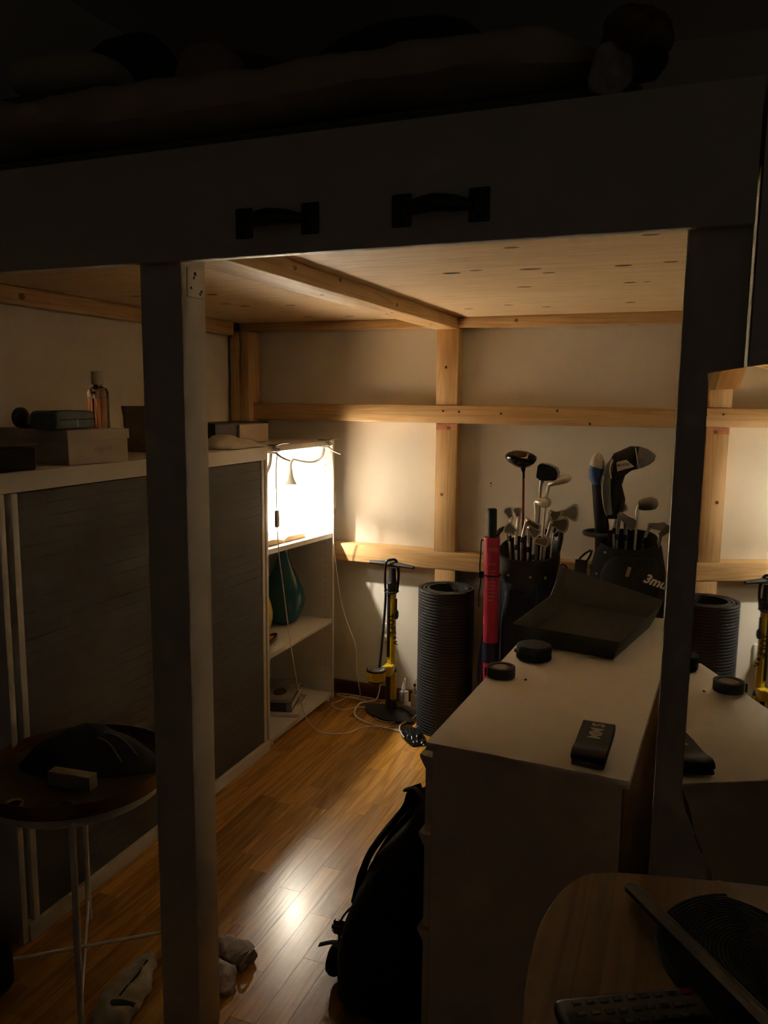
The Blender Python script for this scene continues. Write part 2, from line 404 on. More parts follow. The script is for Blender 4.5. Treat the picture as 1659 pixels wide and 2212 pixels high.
loft.part('corner_post', B().box(-2.002, -1.957, 3.228, 3.338, 0, 1.690, 0.003), 'pine_z')
loft.part('corner_post', B().box(-0.045, 0.058, 3.24, 3.263, 0, 1.684, 0.003), 'pine_z')
def pull_handle(x0, x1):
    z = 1.6958; w = x1 - x0; y = 1.28
    pts = [(x0 + 0.03, y - 0.006, z), (x0 + 0.05, y - 0.024, z), (x0 + w / 2, y - 0.036, z), (x1 - 0.05, y - 0.024, z), (x1 - 0.03, y - 0.006, z)]
    h = loft.part('handle', B().tube(pts, [0.008, 0.013, 0.015, 0.013, 0.008], 12, 6, flat=0.75, upv=(0, 1, 0)), 'handle_iron', label='dark iron pull handle')
    for xa in (x0, x1 - 0.034):
        p_ = B().box(xa, xa + 0.034, y - 0.0035, y - 0.0002, z - 0.026, z + 0.026, 0.002)
        loft.part('handle_plate', p_, 'handle_iron', h)
        for dz in (-0.017, 0.017):
            loft.part('screw', B().ell((xa + 0.017, y - 0.0036, z + dz), (0.0055, 0.002, 0.0055), 10, 6), 'black_plastic', h)
pull_handle(-0.7972, -0.6323); pull_handle(-0.4983, -0.3333)

# ------------------------------------------------------------------ bedding on the loft
single('mattress', B().box(-2.0, -0.112, 1.318, 3.2, 1.749, 1.873, 0.025), 'mattress_fabric', 'dark green mattress lying on the loft bed behind the front board', 'mattress')
rings = []
for i in range(61):
    t = i / 60; xx = -1.70 + t * 1.545
    cz = 1.953 - 0.030 * t + 0.005 * math.sin(t * 9); rz = 0.054 - 0.019 * t + 0.005 * math.sin(t * 14 + 1)
    cy = 1.387 + 0.010 * math.sin(t * 7); ry = 0.12
    e = min(1, (t * 12) ** .5 if t < 1 / 12 else 1, ((1 - t) * 12) ** .5 if t > 11 / 12 else 1); e = max(e, .12)
    rings.append([Vector((xx, cy + ry * e * math.cos(a), cz + rz * e * math.sin(a) - (0.010 if math.sin(a) < -.3 and math.cos(a) < 0 else 0))) for a in [2 * math.pi * k / 24 for k in range(24)]])
single('duvet', B().rings(rings).displace(0.014, 8, 3).displace(0.005, 25, 5), 'duvet_fabric', 'long rolled beige duvet lying along the front edge of the loft bed', 'duvet')
single('pillow', B().ell((-1.46, 1.62, 2.137), (0.15, 0.10, 0.050), 28, 14, Matrix.Rotation(.15, 3, 'Z'), 0.8).displace(0.01, 9), 'pillow_cream', 'pale cream pillow at the left end of the loft bed', 'pillow', 'pillows on the loft bed')
single('pillow', B().ell((-1.035, 1.58, 1.99), (0.078, 0.07, 0.150), 28, 14, None, 0.65).displace(0.008, 9, 4), 'pillow_pink', 'pinkish rounded pillow standing up behind the rolled duvet', 'pillow', 'pillows on the loft bed')
single('cushion', B().ell((-1.48, 1.87, 2.10), (0.15, 0.09, 0.24), 24, 14, None, 0.7).displace(0.01, 9, 2), 'cushion_dark', 'black cushion behind the cream pillow on the loft bed', 'cushion', 'cushions on the loft bed')
single('cushion', B().ell((-1.26, 2.06, 2.09), (0.20, 0.09, 0.24), 24, 14, Matrix.Rotation(.25, 3, 'Y'), 0.7).displace(0.01, 9, 6), 'cushion_red', 'dark red cushion leaning behind the black one', 'cushion', 'cushions on the loft bed')
single('cushion', B().ell((-0.66, 1.72, 2.02), (0.22, 0.09, 0.16), 24, 14, None, 0.7).displace(0.01, 9, 8), 'cushion_dark', 'dark green cushion behind the middle of the rolled duvet', 'cushion', 'cushions on the loft bed')
single('folded_blanket', B().box(-1.66, -1.27, 1.525, 1.745, 1.8745, 2.088, 0.03, seg=4).displace(.01, 9), 'mattress_fabric', 'folded dark blanket under the cream pillow on the loft bed', 'blanket')
b = B().ell((-0.129, 1.330, 1.922), (0.054, 0.072, 0.045), 36, 22)
b.displace(0.016, 20, 1).displace(0.006, 60, 2)
fur = Thing('fur_throw', (-0.13, 1.32, 1.876), 'brown and white fur throw bunched at the right end of the bed', 'throw')
fur.part('brown_fur', b, 'fur_brown')
fur.part('white_fur', B().ell((-0.160, 1.290, 1.874), (0.031, 0.014, 0.039), 24, 14).displace(0.007, 34, 3), 'fur_white')
fur.part('dark_fur', B().ell((-0.099, 1.272, 1.870), (0.019, 0.011, 0.026), 24, 14).displace(0.005, 44, 4), 'cushion_dark')

# ------------------------------------------------------------------ tambour cabinet
XF = -1.53
cab = Thing('roll_front_cabinet', (-1.76, 2.015, 0), 'long white cabinet with a grey slatted roll front along the left wall', 'cabinet')
cab.part('side_panel', B().box(-1.99, XF, 1.395, 1.413, 0.0, 1.157, 0.001), 'white_laminate')
cab.part('side_panel', B().box(-1.99, XF, 2.606, 2.625, 0.0, 1.157, 0.001), 'white_laminate')
cab.part('stile', B().box(-1.556, XF + 0.001, 1.433, 1.452, 0.045, 1.156, 0.001), 'white_laminate')
cab.part('top', B().box(-1.995, XF + 0.006, 1.392, 2.628, 1.158, 1.207, 0.002), 'white_laminate')
cab.part('plinth', B().box(-1.98, XF + 0.008, 1.4135, 2.634, 0.0, 0.044, 0.002), 'white_laminate')
cab.part('back_panel', B().box(-1.994, -1.991, 1.395, 2.625, 0.0, 1.157), 'white_laminate')
cab.part('shutter_backing', B().box(-1.545, -1.5415, 1.4535, 2.605, 0.046, 1.155), 'tambour')
cab.part('shelf', B().box(-1.97, -1.56, 1.414, 2.605, 0.755, 0.773), 'white_laminate')
cab.part('shelf', B().box(-1.97, -1.56, 1.414, 2.605, 0.395, 0.413), 'white_laminate')
NS = 33; pitch = (1.156 - 0.046) / NS
src = mesh_obj('slat', B().box(-0.004, 0.004, 1.453 - 2.015, 2.6055 - 2.015, 0.0, pitch - 0.0007, 0.0004, seg=1), 'tambour', ang=0)
for i in range(NS):
    o = src if i == 0 else src.copy()
    if i: COL.objects.link(o)
    o.parent = cab.o; o.location = (XF - 0.006 + 1.76, 0, 0.046 + i * pitch)

# ------------------------------------------------------------------ bookcase
bc = Thing('bookcase', (-1.70, 2.94, 0), 'white open bookcase lit by two clamp lamps in the corner', 'bookcase')
XB = -1.86
bc.part('side_panel', B().box(XB, XF, 2.6355, 2.652, 0, 1.207, 0.001), 'white_laminate')
bc.part('side_panel', B().box(XB, XF, 3.228, 3.246, 0, 1.207, 0.001), 'white_laminate')
bc.part('top', B().box(XB, XF, 2.6525, 3.2275, 1.185, 1.206, 0.001), 'white_laminate')
bc.part('back_panel', B().box(XB, XB + 0.004, 2.6525, 3.2275, 0.016, 1.185), 'white_laminate')
sh = B(); z0, z1 = 0.789, 0.767
sh.rings([[(XB + .004, 2.6525, z0), (XF - .002, 2.6525, z0), (XF - .002, 2.6525, z0 + .02), (XB + .004, 2.6525, z0 + .02)],
          [(XB + .004, 3.2275, z1), (XF - .002, 3.2275, z1), (XF - .002, 3.2275, z1 + .02), (XB + .004, 3.2275, z1 + .02)]])
bc.part('shelf', sh, 'white_laminate')
bc.part('shelf', B().box(XB + .004, XF - .002, 2.6525, 3.2275, 0.369, 0.388, 0.001), 'white_laminate')
bc.part('shelf', B().box(XB + .004, XF - .002, 2.6525, 3.2275, 0.018, 0.038, 0.001), 'white_laminate')
for yy in (2.68, 3.205):
    bc.part('foot', B().lathe([(0.014, 0), (0.015, 0.009), (0.012, 0.018)], (XF - 0.02, yy, 0), 12), 'white_plastic')
ph = B()
for xx in (-1.759, -1.566):
    z = 0.07
    while z < 1.17:
        ph.ell((xx, 3.2279, z), (0.0024, 0.0006, 0.0024), 8, 4); z += 0.032
bc.part('pin_holes', ph, 'dark_gap', stuff=True)

# open book on the lit shelf
bk = Thing('open_book', (-1.64, 2.845, 0.808), 'open book lying face up under the lamp on the lit shelf', 'book')
zt = lambda y: 0.809 - (y - 2.6525) / 0.575 * 0.022 + 0.0006
def half(y0, y1, sg):
    ring = lambda x: [(x, y0 + (y1 - y0) * t, zt(y0 + (y1 - y0) * t) + 0.003) for t in (0, .5, 1)] + \
        [(x, y0 + (y1 - y0) * t, zt(y0 + (y1 - y0) * t) + 0.003 + h) for t, h in ((1, .014 if sg > 0 else .006), (.8, .017 if sg > 0 else .016), (.5, .018 if sg > 0 else .021), (.2, .019 if sg > 0 else .019), (0, .008 if sg > 0 else .015))]
    return B().rings([ring(x) for x in (-1.725, -1.66, -1.60, -1.567)])
bk.part('pages', half(2.660, 2.838, -1), 'page_edge_shaded'); bk.part('pages', half(2.842, 3.03, 1), 'page_edge_shaded')
cv = B(); cv.rings([[(x, y, zt(y) + h) for y, h in ((2.655, 0), (3.036, 0), (3.036, .003), (2.655, .003))] for x in (-1.728, -1.563)])
bk.part('cover', cv, 'hardboard')

# ------------------------------------------------------------------ clamp lamps
def clamp_lamp(yc, neck, head, cord, sw, label, dim=1.0, aim=(-0.36, 0.60, -0.72)):
    t = Thing('clamp_lamp', (XF, yc, 1.166), label, 'lamp', 'white clamp lamps on the bookcase')
    zt_, zb = 1.2075, 1.1835
    # jaws gripping the top board, arms fanning out in front
    t.part('clamp_jaw', B().box(XF - 0.035, XF + 0.012, yc - 0.012, yc + 0.012, zt_, zt_ + 0.005, 0.0015).box(XF + 0.004, XF + 0.010, yc - 0.012, yc + 0.012, zt_ - 0.012, zt_ + 0.004, 0.001), 'white_plastic_shaded')
    t.part('clamp_arm', B().tube([(XF + 0.008, yc, zt_ + .002), (XF + 0.03, yc + 0.012, zt_ + 0.010), (XF + 0.055, yc + 0.024, zt_ + 0.012)], [0.007, 0.006, 0.0045], 8, 4, flat=0.5, upv=(0, 0, 1)), 'white_plastic_shaded')
    t.part('clamp_jaw', B().box(XF - 0.030, XF + 0.012, yc - 0.012, yc + 0.012, zb - 0.006, zb - 0.0005, 0.0015), 'white_plastic_shaded')
    t.part('clamp_arm', B().tube([(XF + 0.008, yc, zb - 0.004), (XF + 0.03, yc + 0.012, zb - 0.022), (XF + 0.058, yc + 0.022, zb - 0.034)], [0.008, 0.008, 0.006], 8, 4, flat=0.5, upv=(0, 0, 1)), 'white_plastic_shaded')
    co = B()
    for k in range(4):
        pts = [(XF + 0.016 + .006 * math.cos(a), yc - 0.009 + k * 0.006, 1.192 + .006 * math.sin(a)) for a in [2 * math.pi * q / 10 for q in range(11)]]
        co.tube(pts, 0.0012, 5)
    t.part('spring', co, 'dark_steel')
    t.part('neck', B().tube(neck, 0.0058, 10, 8), 'white_plastic_shaded')
    hx, hy, hz = head
    h = t.part('lamp_head', B().lathe([(0.0065, 0.066), (0.0085, 0.05), (0.012, 0.03), (0.019, 0.012), (0.0245, 0.002), (0.0255, 0.0), (0.0235, 0.0), (0.018, 0.010), (0.010, 0.028), (0.004, 0.04)], (hx, hy, hz), 24), 'white_plastic_shaded')
    t.part('bulb', B().lathe([(0.004, 0.012), (0.016, 0.008), (0.020, 0.001), (0.0185, -0.005), (0.011, -0.010), (0.002, -0.012)], (hx, hy, hz), 20), 'bulb_glow', h)
    t.part('cord', B().tube(cord, 0.0021, 6, 6), 'white_plastic')
    sx, sy, sz = sw
    s_ = t.part('switch', B().box(sx - 0.0065, sx + 0.0065, sy - 0.0105, sy + 0.0105, sz - 0.033, sz + 0.033, 0.004), 'white_plastic')
    t.part('rocker', B().box(sx + 0.0062, sx + 0.0082, sy - 0.005, sy + 0.005, sz - 0.008, sz + 0.008, 0.0008), 'white_metal', s_)
    for en, ang, bl, aim_ in ((LAMP_POWER * dim, 90, 0.8, aim), (LAMP_SPILL * dim, 148, 1.0, (0, 0, -1))):
        ld = bpy.data.lights.new('lamp_light', 'SPOT'); ld.energy = en; ld.color = LAMP_COLOR; ld.shadow_soft_size = 0.009
        ld.spot_size = math.radians(ang); ld.spot_blend = bl
        lo = bpy.data.objects.new('lamp_light', ld); COL.objects.link(lo); lo.parent = t.o
        lo.location = t.inv @ Vector((hx, hy, hz - 0.0225))
        lo.rotation_euler = Vector(aim_).to_track_quat('-Z', 'Y').to_euler()
    return t
A_floor = [(-1.473, 3.29, .006), (-1.465, 3.28, .006), (-1.485, 3.210, .006), (-1.503, 3.165, .006), (-1.469, 3.129, .006), (-1.417, 3.123, .006), (-1.379, 3.175, .006), (-1.345, 3.187, .004), (-1.30, 3.165, .004), (-1.262, 3.10, .004), (-1.205, 3.075, .004), (-1.14, 3.10, .006), (-1.10, 3.17, .012), (-1.105, 3.205, .05), (-1.12, 3.215, .09)]
clamp_lamp(3.164, [(-1.542, 3.164, 1.178), (-1.553, 3.17, 1.14), (-1.575, 3.165, 1.118), (-1.60, 3.13, 1.112), (-1.62, 3.085, 1.120), (-1.633, 3.05, 1.128), (-1.640, 3.040, 1.110), (-1.640, 3.040, 1.082)],
           (-1.640, 3.040, 1.022),
           [(-1.516, 3.168, 1.172), (-1.506, 3.176, 1.12), (-1.503, 3.180, 1.04), (-1.502, 3.178, 0.95), (-1.502, 3.180, 0.86), (-1.508, 3.195, 0.733), (-1.478, 3.20, 0.501), (-1.443, 3.20, 0.386), (-1.402, 3.20, 0.283), (-1.399, 3.205, 0.164), (-1.40, 3.25, 0.03)] + A_floor[1:],
           (-1.502, 3.179, 0.942), 'white clamp lamp with its bulb showing, on the right of the lit shelf')
clamp_lamp(2.70, [(-1.542, 2.70, 1.178), (-1.553, 2.705, 1.13), (-1.575, 2.70, 1.085), (-1.61, 2.69, 1.06), (-1.645, 2.70, 1.085), (-1.66, 2.72, 1.10), (-1.665, 2.735, 1.085)],
           (-1.665, 2.738, 1.02),
           [(-1.516, 2.70, 1.172), (-1.498, 2.66, 1.11), (-1.492, 2.652, 0.97), (-1.490, 2.650, 0.90), (-1.490, 2.664, 0.788), (-1.490, 2.695, 0.653), (-1.490, 2.730, 0.495), (-1.490, 2.767, 0.349), (-1.490, 2.817, 0.195), (-1.480, 2.86, 0.065), (-1.434, 2.877, .005), (-1.363, 2.870, .004), (-1.304, 2.908, .004), (-1.262, 2.988, .006), (-1.187, 3.020, .004), (-1.135, 3.06, .004), (-1.09, 3.15, .02), (-1.085, 3.20, .06), (-1.075, 3.215, .085)],
           (-1.491, 2.651, 0.933), 'white clamp lamp at the left end of the lit shelf, cord hanging down the front', 0.12, (-0.2, 0.1, -1))

# ------------------------------------------------------------------ things in the bookcase
def lathe_prof(pts, n=6): return [(max(p.x, 0.001), p.y) for p in catmull([(r, z, 0) for r, z in pts], n)]
vz = lathe_prof([(0.001, 0), (0.045, 0.002), (0.078, 0.035), (0.095, 0.09), (0.092, 0.14), (0.070, 0.20), (0.042, 0.26), (0.022, 0.32), (0.020, 0.345), (0.012, 0.345)])
single('vase', B().lathe(vz, (-1.706, 3.085, 0.3885), 36), 'teal_glaze', 'dark teal teardrop vase on the middle shelf of the bookcase', 'vase', 'vases in the bookcase')
vy = lathe_prof([(0.001, 0), (0.04, 0.002), (0.060, 0.04), (0.068, 0.09), (0.060, 0.14), (0.040, 0.19), (0.028, 0.22), (0.02, 0.22)])
single('vase', B().lathe(vy, (-1.715, 2.868, 0.3885), 32), 'yellow_glaze', 'yellow vase partly hidden beside the teal vase', 'vase', 'vases in the bookcase')
kn = Thing('box_cutter', (-1.615, 2.80, 0.3885), 'orange and black box cutter lying on the middle shelf', 'cutter')
Mk = frame((-1.612, 2.80, 0.3885), (-0.22, 1, 0), (-1, -0.22, 0))
kn.part('body', B().prism([(-.10, -.013), (.03, -.016), (.07, -.010), (.082, -.004), (.078, .012), (.05, .018), (-.10, .016)], 0, .016, Mk), 'black_plastic')
kn.part('inlay', B().prism([(-.09, -.006), (.02, -.008), (.036, -.002), (.026, .004), (.034, .010), (-.09, .009)], .016, .018, Mk), 'orange_plastic')
def book(name, label, x0, x1, y0, y1, z0, z1, cover, group, rot=0.0, spine_detail=None, pages='paper'):
    t = Thing(name, ((x0 + x1) / 2, (y0 + y1) / 2, z0), label, 'book', group, rot)
    w, d, h = (x1 - x0) / 2, (y1 - y0) / 2, z1 - z0; c = min(0.0025, h * .2)
    t.part('cover', B().box(-w, w, -d, d, 0, c).box(-w, w, -d, d, h - c, h).box(-w, w, -d, -d + c, c, h - c), cover, local=True)
    t.part('pages', B().box(-w + .003, w - .003, -d + c, d - .003, c, h - c), pages, local=True)
    if spine_detail: spine_detail(t, w, d, h)
    return t
rot = 0.28
def spine_thick(t, w, d, h):
    t.part('spine_band', B().box(w - .022, w - .001, -d - .0008, -d + .001, .002, h - .002), 'spine_blue', local=True)
    for z in (h * .35, h * .75):
        t.part('lettering', B().box(-.07, .0, -d - .0008, -d + .001, z, z + .003), 'zip_grey', local=True)
def spine_mag(t, w, d, h):
    t.part('spine_label', B().box(w - .06, w - .004, -d - .0006, -d + .001, .001, h - .001), 'paper', local=True)
    t.part('cover_photo', B().box(w - .08, w - .01, -.02, d - .02, h - .0005, h + .0004), 'book_photo', local=True)
book('magazine', 'thin pale magazine lying at the bottom of the book stack', -1.79, -1.565, 2.86, 3.115, 0.0385, 0.050, 'paper', 'books on the bottom shelf', rot, spine_mag)
book('book', 'thick black book with a blue band on its spine, in the stack', -1.80, -1.60, 2.875, 3.10, 0.0505, 0.092, 'book_black', 'books on the bottom shelf', rot, spine_thick)
def pic(t, w, d, h):
    t.part('cover_photo', B().ell((.035, -.03, h + .0002), (.030, .045, .0006), 14, 6), 'knot_dark', local=True)
    t.part('cover_photo', B().box(w - .04, w - .008, .0, d - .01, h - .0005, h + .0005), 'book_photo', local=True)
book('book', 'grey picture book with a dark round motif, on top of the stack', -1.81, -1.605, 2.87, 3.115, 0.0925, 0.106, 'book_grey', 'books on the bottom shelf', rot, pic)

# ------------------------------------------------------------------ things on the cabinet
ZT = 1.2075
sb = Thing('shoe_box', (-1.684, 1.770, ZT), 'cream cardboard shoe box with lid on the cabinet', 'box', None, math.radians(-10))
sb.part('box_body', B().box(-0.155, 0.155, -0.098, 0.098, 0, 0.072, 0.001), 'cardboard_cream', local=True)
sb.part('lid', B().box(-0.159, 0.159, -0.102, 0.102, 0.066, 0.093, 0.001), 'cardboard_cream', local=True)
sb.part('lettering', text_mesh('comilk', 0.020, 0.0003, frame((0.1552, 0.015, 0.040), (0, 1, 0), (0, 0, 1)), space=1.15), 'cardboard_print', local=True)
zc = Thing('zip_case', (-1.602, 1.690, 1.3006), 'small blue-grey zipped case on the shoe box', 'case', None, 0.1)
zc.part('case_body', B().box(-.045, .045, -.080, .080, 0, .050, .013, seg=4), 'case_blue', local=True)
zp = zc.part('zip', B().tube([(.0455, -.07, .027), (.0458, 0, .027), (.0455, .07, .027)], .0014, 6), 'black_strap', local=True)
zc.part('zip_pull', B().box(.045, .0475, -.004, .001, .008, .028, .0008), 'piping_white', zp, local=True)
ld_ = Thing('scoop', (-1.72, 1.69, 1.3006), 'black round-headed scoop lying on the shoe box behind the case', 'scoop')
ld_.part('head', B().ell((-1.72, 1.660, 1.330), (0.016, 0.029, 0.029), 18, 12), 'black_plastic')
ld_.part('handle', B().tube([(-1.72, 1.668, 1.316), (-1.72, 1.686, 1.310), (-1.72, 1.71, 1.3075), (-1.72, 1.80, 1.3075)], [0.016, 0.010, 0.0065, 0.006], 10, 5), 'black_plastic')
pf = Thing('perfume_bottle', (-1.70, 1.76, 1.3006), 'slim peach perfume bottle with a cream cap on the shoe box', 'bottle')
def rrect(w, d, r, n=4):
    out = []
    for sx, sy, a0 in ((1, 1, 0), (-1, 1, 90), (-1, -1, 180), (1, -1, 270)):
        for k in range(n + 1):
            a = math.radians(a0 + 90 * k / n); out.append((sx * (w - r) + r * math.cos(a), sy * (d - r) + r * math.sin(a)))
    return out
def ring_at(w, d, r, z, c): return [(c[0] + a, c[1] + b_2, 1.3006 + z) for a, b_2 in rrect(w, d, r)]
pc = (-1.600, 1.826)
pf.o.location = (pc[0], pc[1], 1.3006); pf.M = Matrix.Translation(pf.o.location); pf.inv = pf.M.inverted()
pf.part('bottle_glass', B().rings([ring_at(.014, .029, .006, 0, pc), ring_at(.0155, .031, .007, .003, pc), ring_at(.0155, .031, .007, .098, pc), ring_at(.013, .027, .008, .110, pc), ring_at(.008, .013, .006, .117, pc), ring_at(.008, .012, .006, .121, pc)]), 'perfume_glass')
pf.part('liquid', B().rings([ring_at(.0125, .026, .005, .006, pc), ring_at(.0125, .0275, .005, .082, pc)]), 'perfume_liquid')
pf.part('cap', B().lathe([(.0155, 0), (.0165, .001), (.0165, .036), (.0155, .037)], (pc[0], pc[1], 1.3006 + .1212), 20), 'cardboard_cream')
pf.part('spray_tube', B().tube([(pc[0], pc[1], 1.309), (pc[0], pc[1], 1.42)], .0012, 6), 'white_plastic')
# paper bag behind the post
bg_ = Thing('paper_bag', (-1.75, 2.25, ZT), 'crumpled brown paper gift bag with a cord handle, beside the shoe box', 'bag')
rings = []
for z, sx, sy in ((0, .05, .085), (.03, .052, .088), (.07, .050, .082), (.11, .051, .078), (.150, .053, .084), (.151, .050, .081), (.10, .047, .075)):
    rings.append([(-1.75 + a * (1 + .05 * math.sin(k * 1.3 + z * 60)), 2.25 + b2 * (1 + .06 * math.sin(k * 2.1 + z * 50)), ZT + z) for k, (a, b2) in enumerate(rrect(sx, sy, .008, 3))])
bg_.part('bag_body', B().rings(rings), 'tan_paper')
bg_.part('cord_handle', B().tube([(-1.697, 2.190, ZT + .135), (-1.690, 2.195, ZT + .08), (-1.690, 2.220, ZT + .04), (-1.690, 2.260, ZT + .025), (-1.690, 2.300, ZT + .04), (-1.697, 2.320, ZT + .135)], .003, 6, 5), 'paper')
# black box at the near end with a pen
single('small_box', B().box(-1.62, -1.535, 1.41, 1.522, ZT, ZT + .055, .004), 'black_fabric', 'black box at the near left end of the cabinet top', 'box')
single('pen', B().tube([(-1.565, 1.475, ZT + .0588), (-1.570, 1.575, ZT + .0588)], [.0035, .003], 8), 'hardboard', 'thin brown pen lying on the small black box', 'pen')
nb = Thing('box_file', (-1.78, 2.86, ZT), 'dark navy box file with cream side at the far end of the cabinet', 'box file', None, 0.0)
nbq = [(-1.865, 2.66), (-1.70, 2.66), (-1.70, 3.02), (-1.865, 3.02)]
nb.part('file_body', B().box(-1.862, -1.702, 2.735, 2.958, ZT + .002, ZT + .076), 'book_side')
nb.part('file_cover', B().box(-1.865, -1.700, 2.56, 2.962, ZT + .0765, ZT + .083, .001).box(-1.865, -1.70, 2.56, 2.565, ZT, ZT + .0765).box(-1.862, -1.71, 2.565, 2.734, ZT, ZT + .0765), 'book_navy')
def wrap(u, v):
    x = -1.70 + 0.165 * u; y = 2.40 + 0.255 * v
    e = math.sin(math.pi * u) ** .5 * math.sin(math.pi * v) ** .4 if 0 < u < 1 and 0 < v < 1 else 0
    z = ZT + .0015 + e * (.062 - .040 * v + .016 * noise.noise(Vector((u * 4.2, v * 6, 1.3))) + .008 * noise.noise(Vector((u * 11, v * 14, 4))))
    return Vector((x + .01 * math.sin(v * 9), y + .012 * math.sin(u * 8), max(z, ZT + .0012)))
single('cloth', B().sheet(wrap, 30, 40), 'cloth_white', 'crumpled cream cloth lying on the cabinet in front of the box file', 'cloth', solid=.0015, ang=80)

# ------------------------------------------------------------------ wall socket, power strip, cables
ws = Thing('wall_socket', (-1.303, 3.333, 0.272), 'white wall socket low on the back wall behind the pump', 'socket')
ws.part('plate', B().box(-1.342, -1.268, 3.331, 3.3395, .272, .364, .003), 'white_plastic')
ws.part('plug', B().lathe([(.018, 0), (.018, .02), (.010, .03)], (0, 0, 0), 14, frame((-1.30, 3.331, .30), (1, 0, 0), (0, 0, 1))), 'white_plastic')
ps = Thing('power_strip', (-1.12, 3.215, 0), 'white power strip on the floor beside the rolled mat', 'power strip', None, math.radians(-20))
ps.part('strip_body', B().box(-.062, .105, -.024, .024, .001, .040, .006, seg=3), 'white_plastic', local=True)
ps.part('strip_groove', B().box(-.061, .104, -.0246, -.0238, .020, .0215), 'zip_grey', local=True)
pg = Thing('usb_charger', (-1.178, 3.235, .041), 'white plug charger with a white lead, left of two on the strip', 'charger', 'chargers plugged into the power strip', math.radians(-20))
def charger(t):
    t.part('charger_body', B().box(-.016, .016, -.016, .016, 0, .052, .004, seg=3), 'white_plastic', local=True)
    t.part('plug_end', B().lathe([(.010, 0), (.010, .012), (.006, .022), (.0035, .034)], (-.004, 0, .052), 12), 'white_plastic', local=True)
charger(pg)
pg.part('lead', B().tube([(-.004, 0, .08), (0, 0, .10), (.008, -.004, .112), (.013, -.007, .10), (.010, -.012, .06), (.004, -.019, .03)], .002, 6, 5), 'white_plastic', local=True)
pg2 = Thing('usb_charger', (-1.118, 3.218, .041), 'white plug charger with a dark lead tip, right of two on the strip', 'charger', 'chargers plugged into the power strip', math.radians(-20))
charger(pg2)
pg2.part('tip', B().lathe([(.0065, 0), (.0065, .008)], (-.004, 0, .088), 10), 'brass_screw', local=True)
pg2.part('lead', B().tube([(-.004, 0, .094), (.002, 0, .115), (.016, 0, .122), (.028, -.002, .108), (.03, -.006, .08)], .0014, 6, 5), 'white_plastic', local=True)
single('extension_cable', B().tube([(-1.06, 2.965, .005), (-1.099, 3.001, .005), (-1.196, 3.016, .005), (-1.276, 3.034, .005), (-1.340, 3.073, .005), (-1.373, 3.128, .005), (-1.383, 3.209, .011), (-1.352, 3.247, .011), (-1.325, 3.275, .02), (-1.318, 3.295, .09), (-1.325, 3.305, .2), (-1.305, 3.297, .29)], .0034, 8, 6), 'white_plastic', 'thick white extension cable looping from the floor up to the socket', 'cable')
single('loose_cable', B().tube([(-1.26, 3.30, .005), (-1.36, 3.298, .005), (-1.445, 3.305, .005), (-1.512, 3.302, .005), (-1.533, 3.285, .005), (-1.505, 3.262, .011), (-1.429, 3.249, .014), (-1.361, 3.238, .018)], .0024, 6, 6), 'white_plastic', 'thin white cable loop lying by the bookcase foot', 'cable')
single('charging_lead', B().tube([(-0.972, 2.915, .005), (-1.056, 2.94, .005), (-1.112, 3.005, .011), (-1.124, 3.070, .012), (-1.102, 3.135, .010), (-1.085, 3.17, .03)], .0028, 8, 6), 'white_plastic', 'white lead curving around the black pouch beside the mat', 'cable')
pch = Thing('pouch', (-1.03, 2.99, 0), 'crumpled shiny black pouch on the floor at the foot of the mat', 'pouch')
def pouch_fn(u, v):
    c = Vector((-1.095, 3.055, 0)).lerp(Vector((-0.985, 2.905, 0)), u); side = Vector((.80, .60, 0))
    e = math.sin(math.pi * min(max(u, 0), 1)) ** .4 * math.sin(math.pi * v) ** .6 if 0 < v < 1 else 0
    p = c + side * (v - .5) * .085 * (0.7 + .4 * math.sin(math.pi * u))
    p.z = .002 + e * (.020 + .022 * noise.noise(Vector((u * 5, v * 5, 2))))
    return p
pch.part('pouch_body', B().sheet(pouch_fn, 26, 18), 'black_gloss', ang=80, solid=.001)
pch.part('zip_tab', B().box(-1.045, -1.030, 3.01, 3.014, .033, .036), 'steel')

# ------------------------------------------------------------------ floor pump
XP, YP = -1.217, 3.175
pu = Thing('floor_pump', (XP, YP, 0), 'yellow and black bicycle floor pump standing by the back wall', 'pump')
base = []
for k in range(28):
    a = 2 * math.pi * k / 28; base.append((XP + 0.10 + 0.0 + .145 * math.cos(a) - .10, YP - .01 + .062 * math.sin(a) * (1 - .25 * math.cos(2 * a))))
Mr = Matrix.Translation((XP, YP, 0)) @ Matrix.Rotation(math.radians(-22), 4, 'Z') @ Matrix.Translation((-XP, -YP, 0))
pu.part('base_plate', B().rings([[Mr @ Vector((x, y, .001)) for x, y in base], [Mr @ Vector((x, y, .010)) for x, y in base], [Mr @ Vector((XP + (x - XP) * .8, YP + (y - YP) * .8, .018)) for x, y in base], [Mr @ Vector((XP + (x - XP) * .25, YP + (y - YP) * .4, .03)) for x, y in base]]), 'black_plastic')
pu.part('lower_body', B().lathe([(.030, .018), (.026, .05), (.024, .10), (.026, .16), (.026, .20), (.018, .225)], (XP, YP, 0), 20), 'black_plastic')
pu.part('yellow_side', B().box(XP + .004, XP + .028, YP - .027, YP - .003, .075, .20, .006), 'pump_yellow')
ba = pu.part('barrel', B().lathe([(.019, .22), (.0185, .225), (.0180, .56), (.0175, .575)], (XP, YP, 0), 24), 'pump_yellow')
pu.part('barrel_stripe', B().box(XP - .017, XP - .002, YP - .0195, YP - .012, .265, .555, .003), 'black_plastic', ba)
pu.part('lettering', text_mesh('TOPEAK', .036, .0004, frame((XP + .008, YP - .0175, .39), (.12, .12, -1), (.9, .42, 0)) @ Matrix.Identity(4), bold=.0008, space=1.15), 'black_plastic', ba)
pu.part('collar', B().lathe([(.021, .552), (.022, .556), (.022, .598), (.017, .605), (.013, .665)], (XP, YP, 0), 20), 'black_plastic')
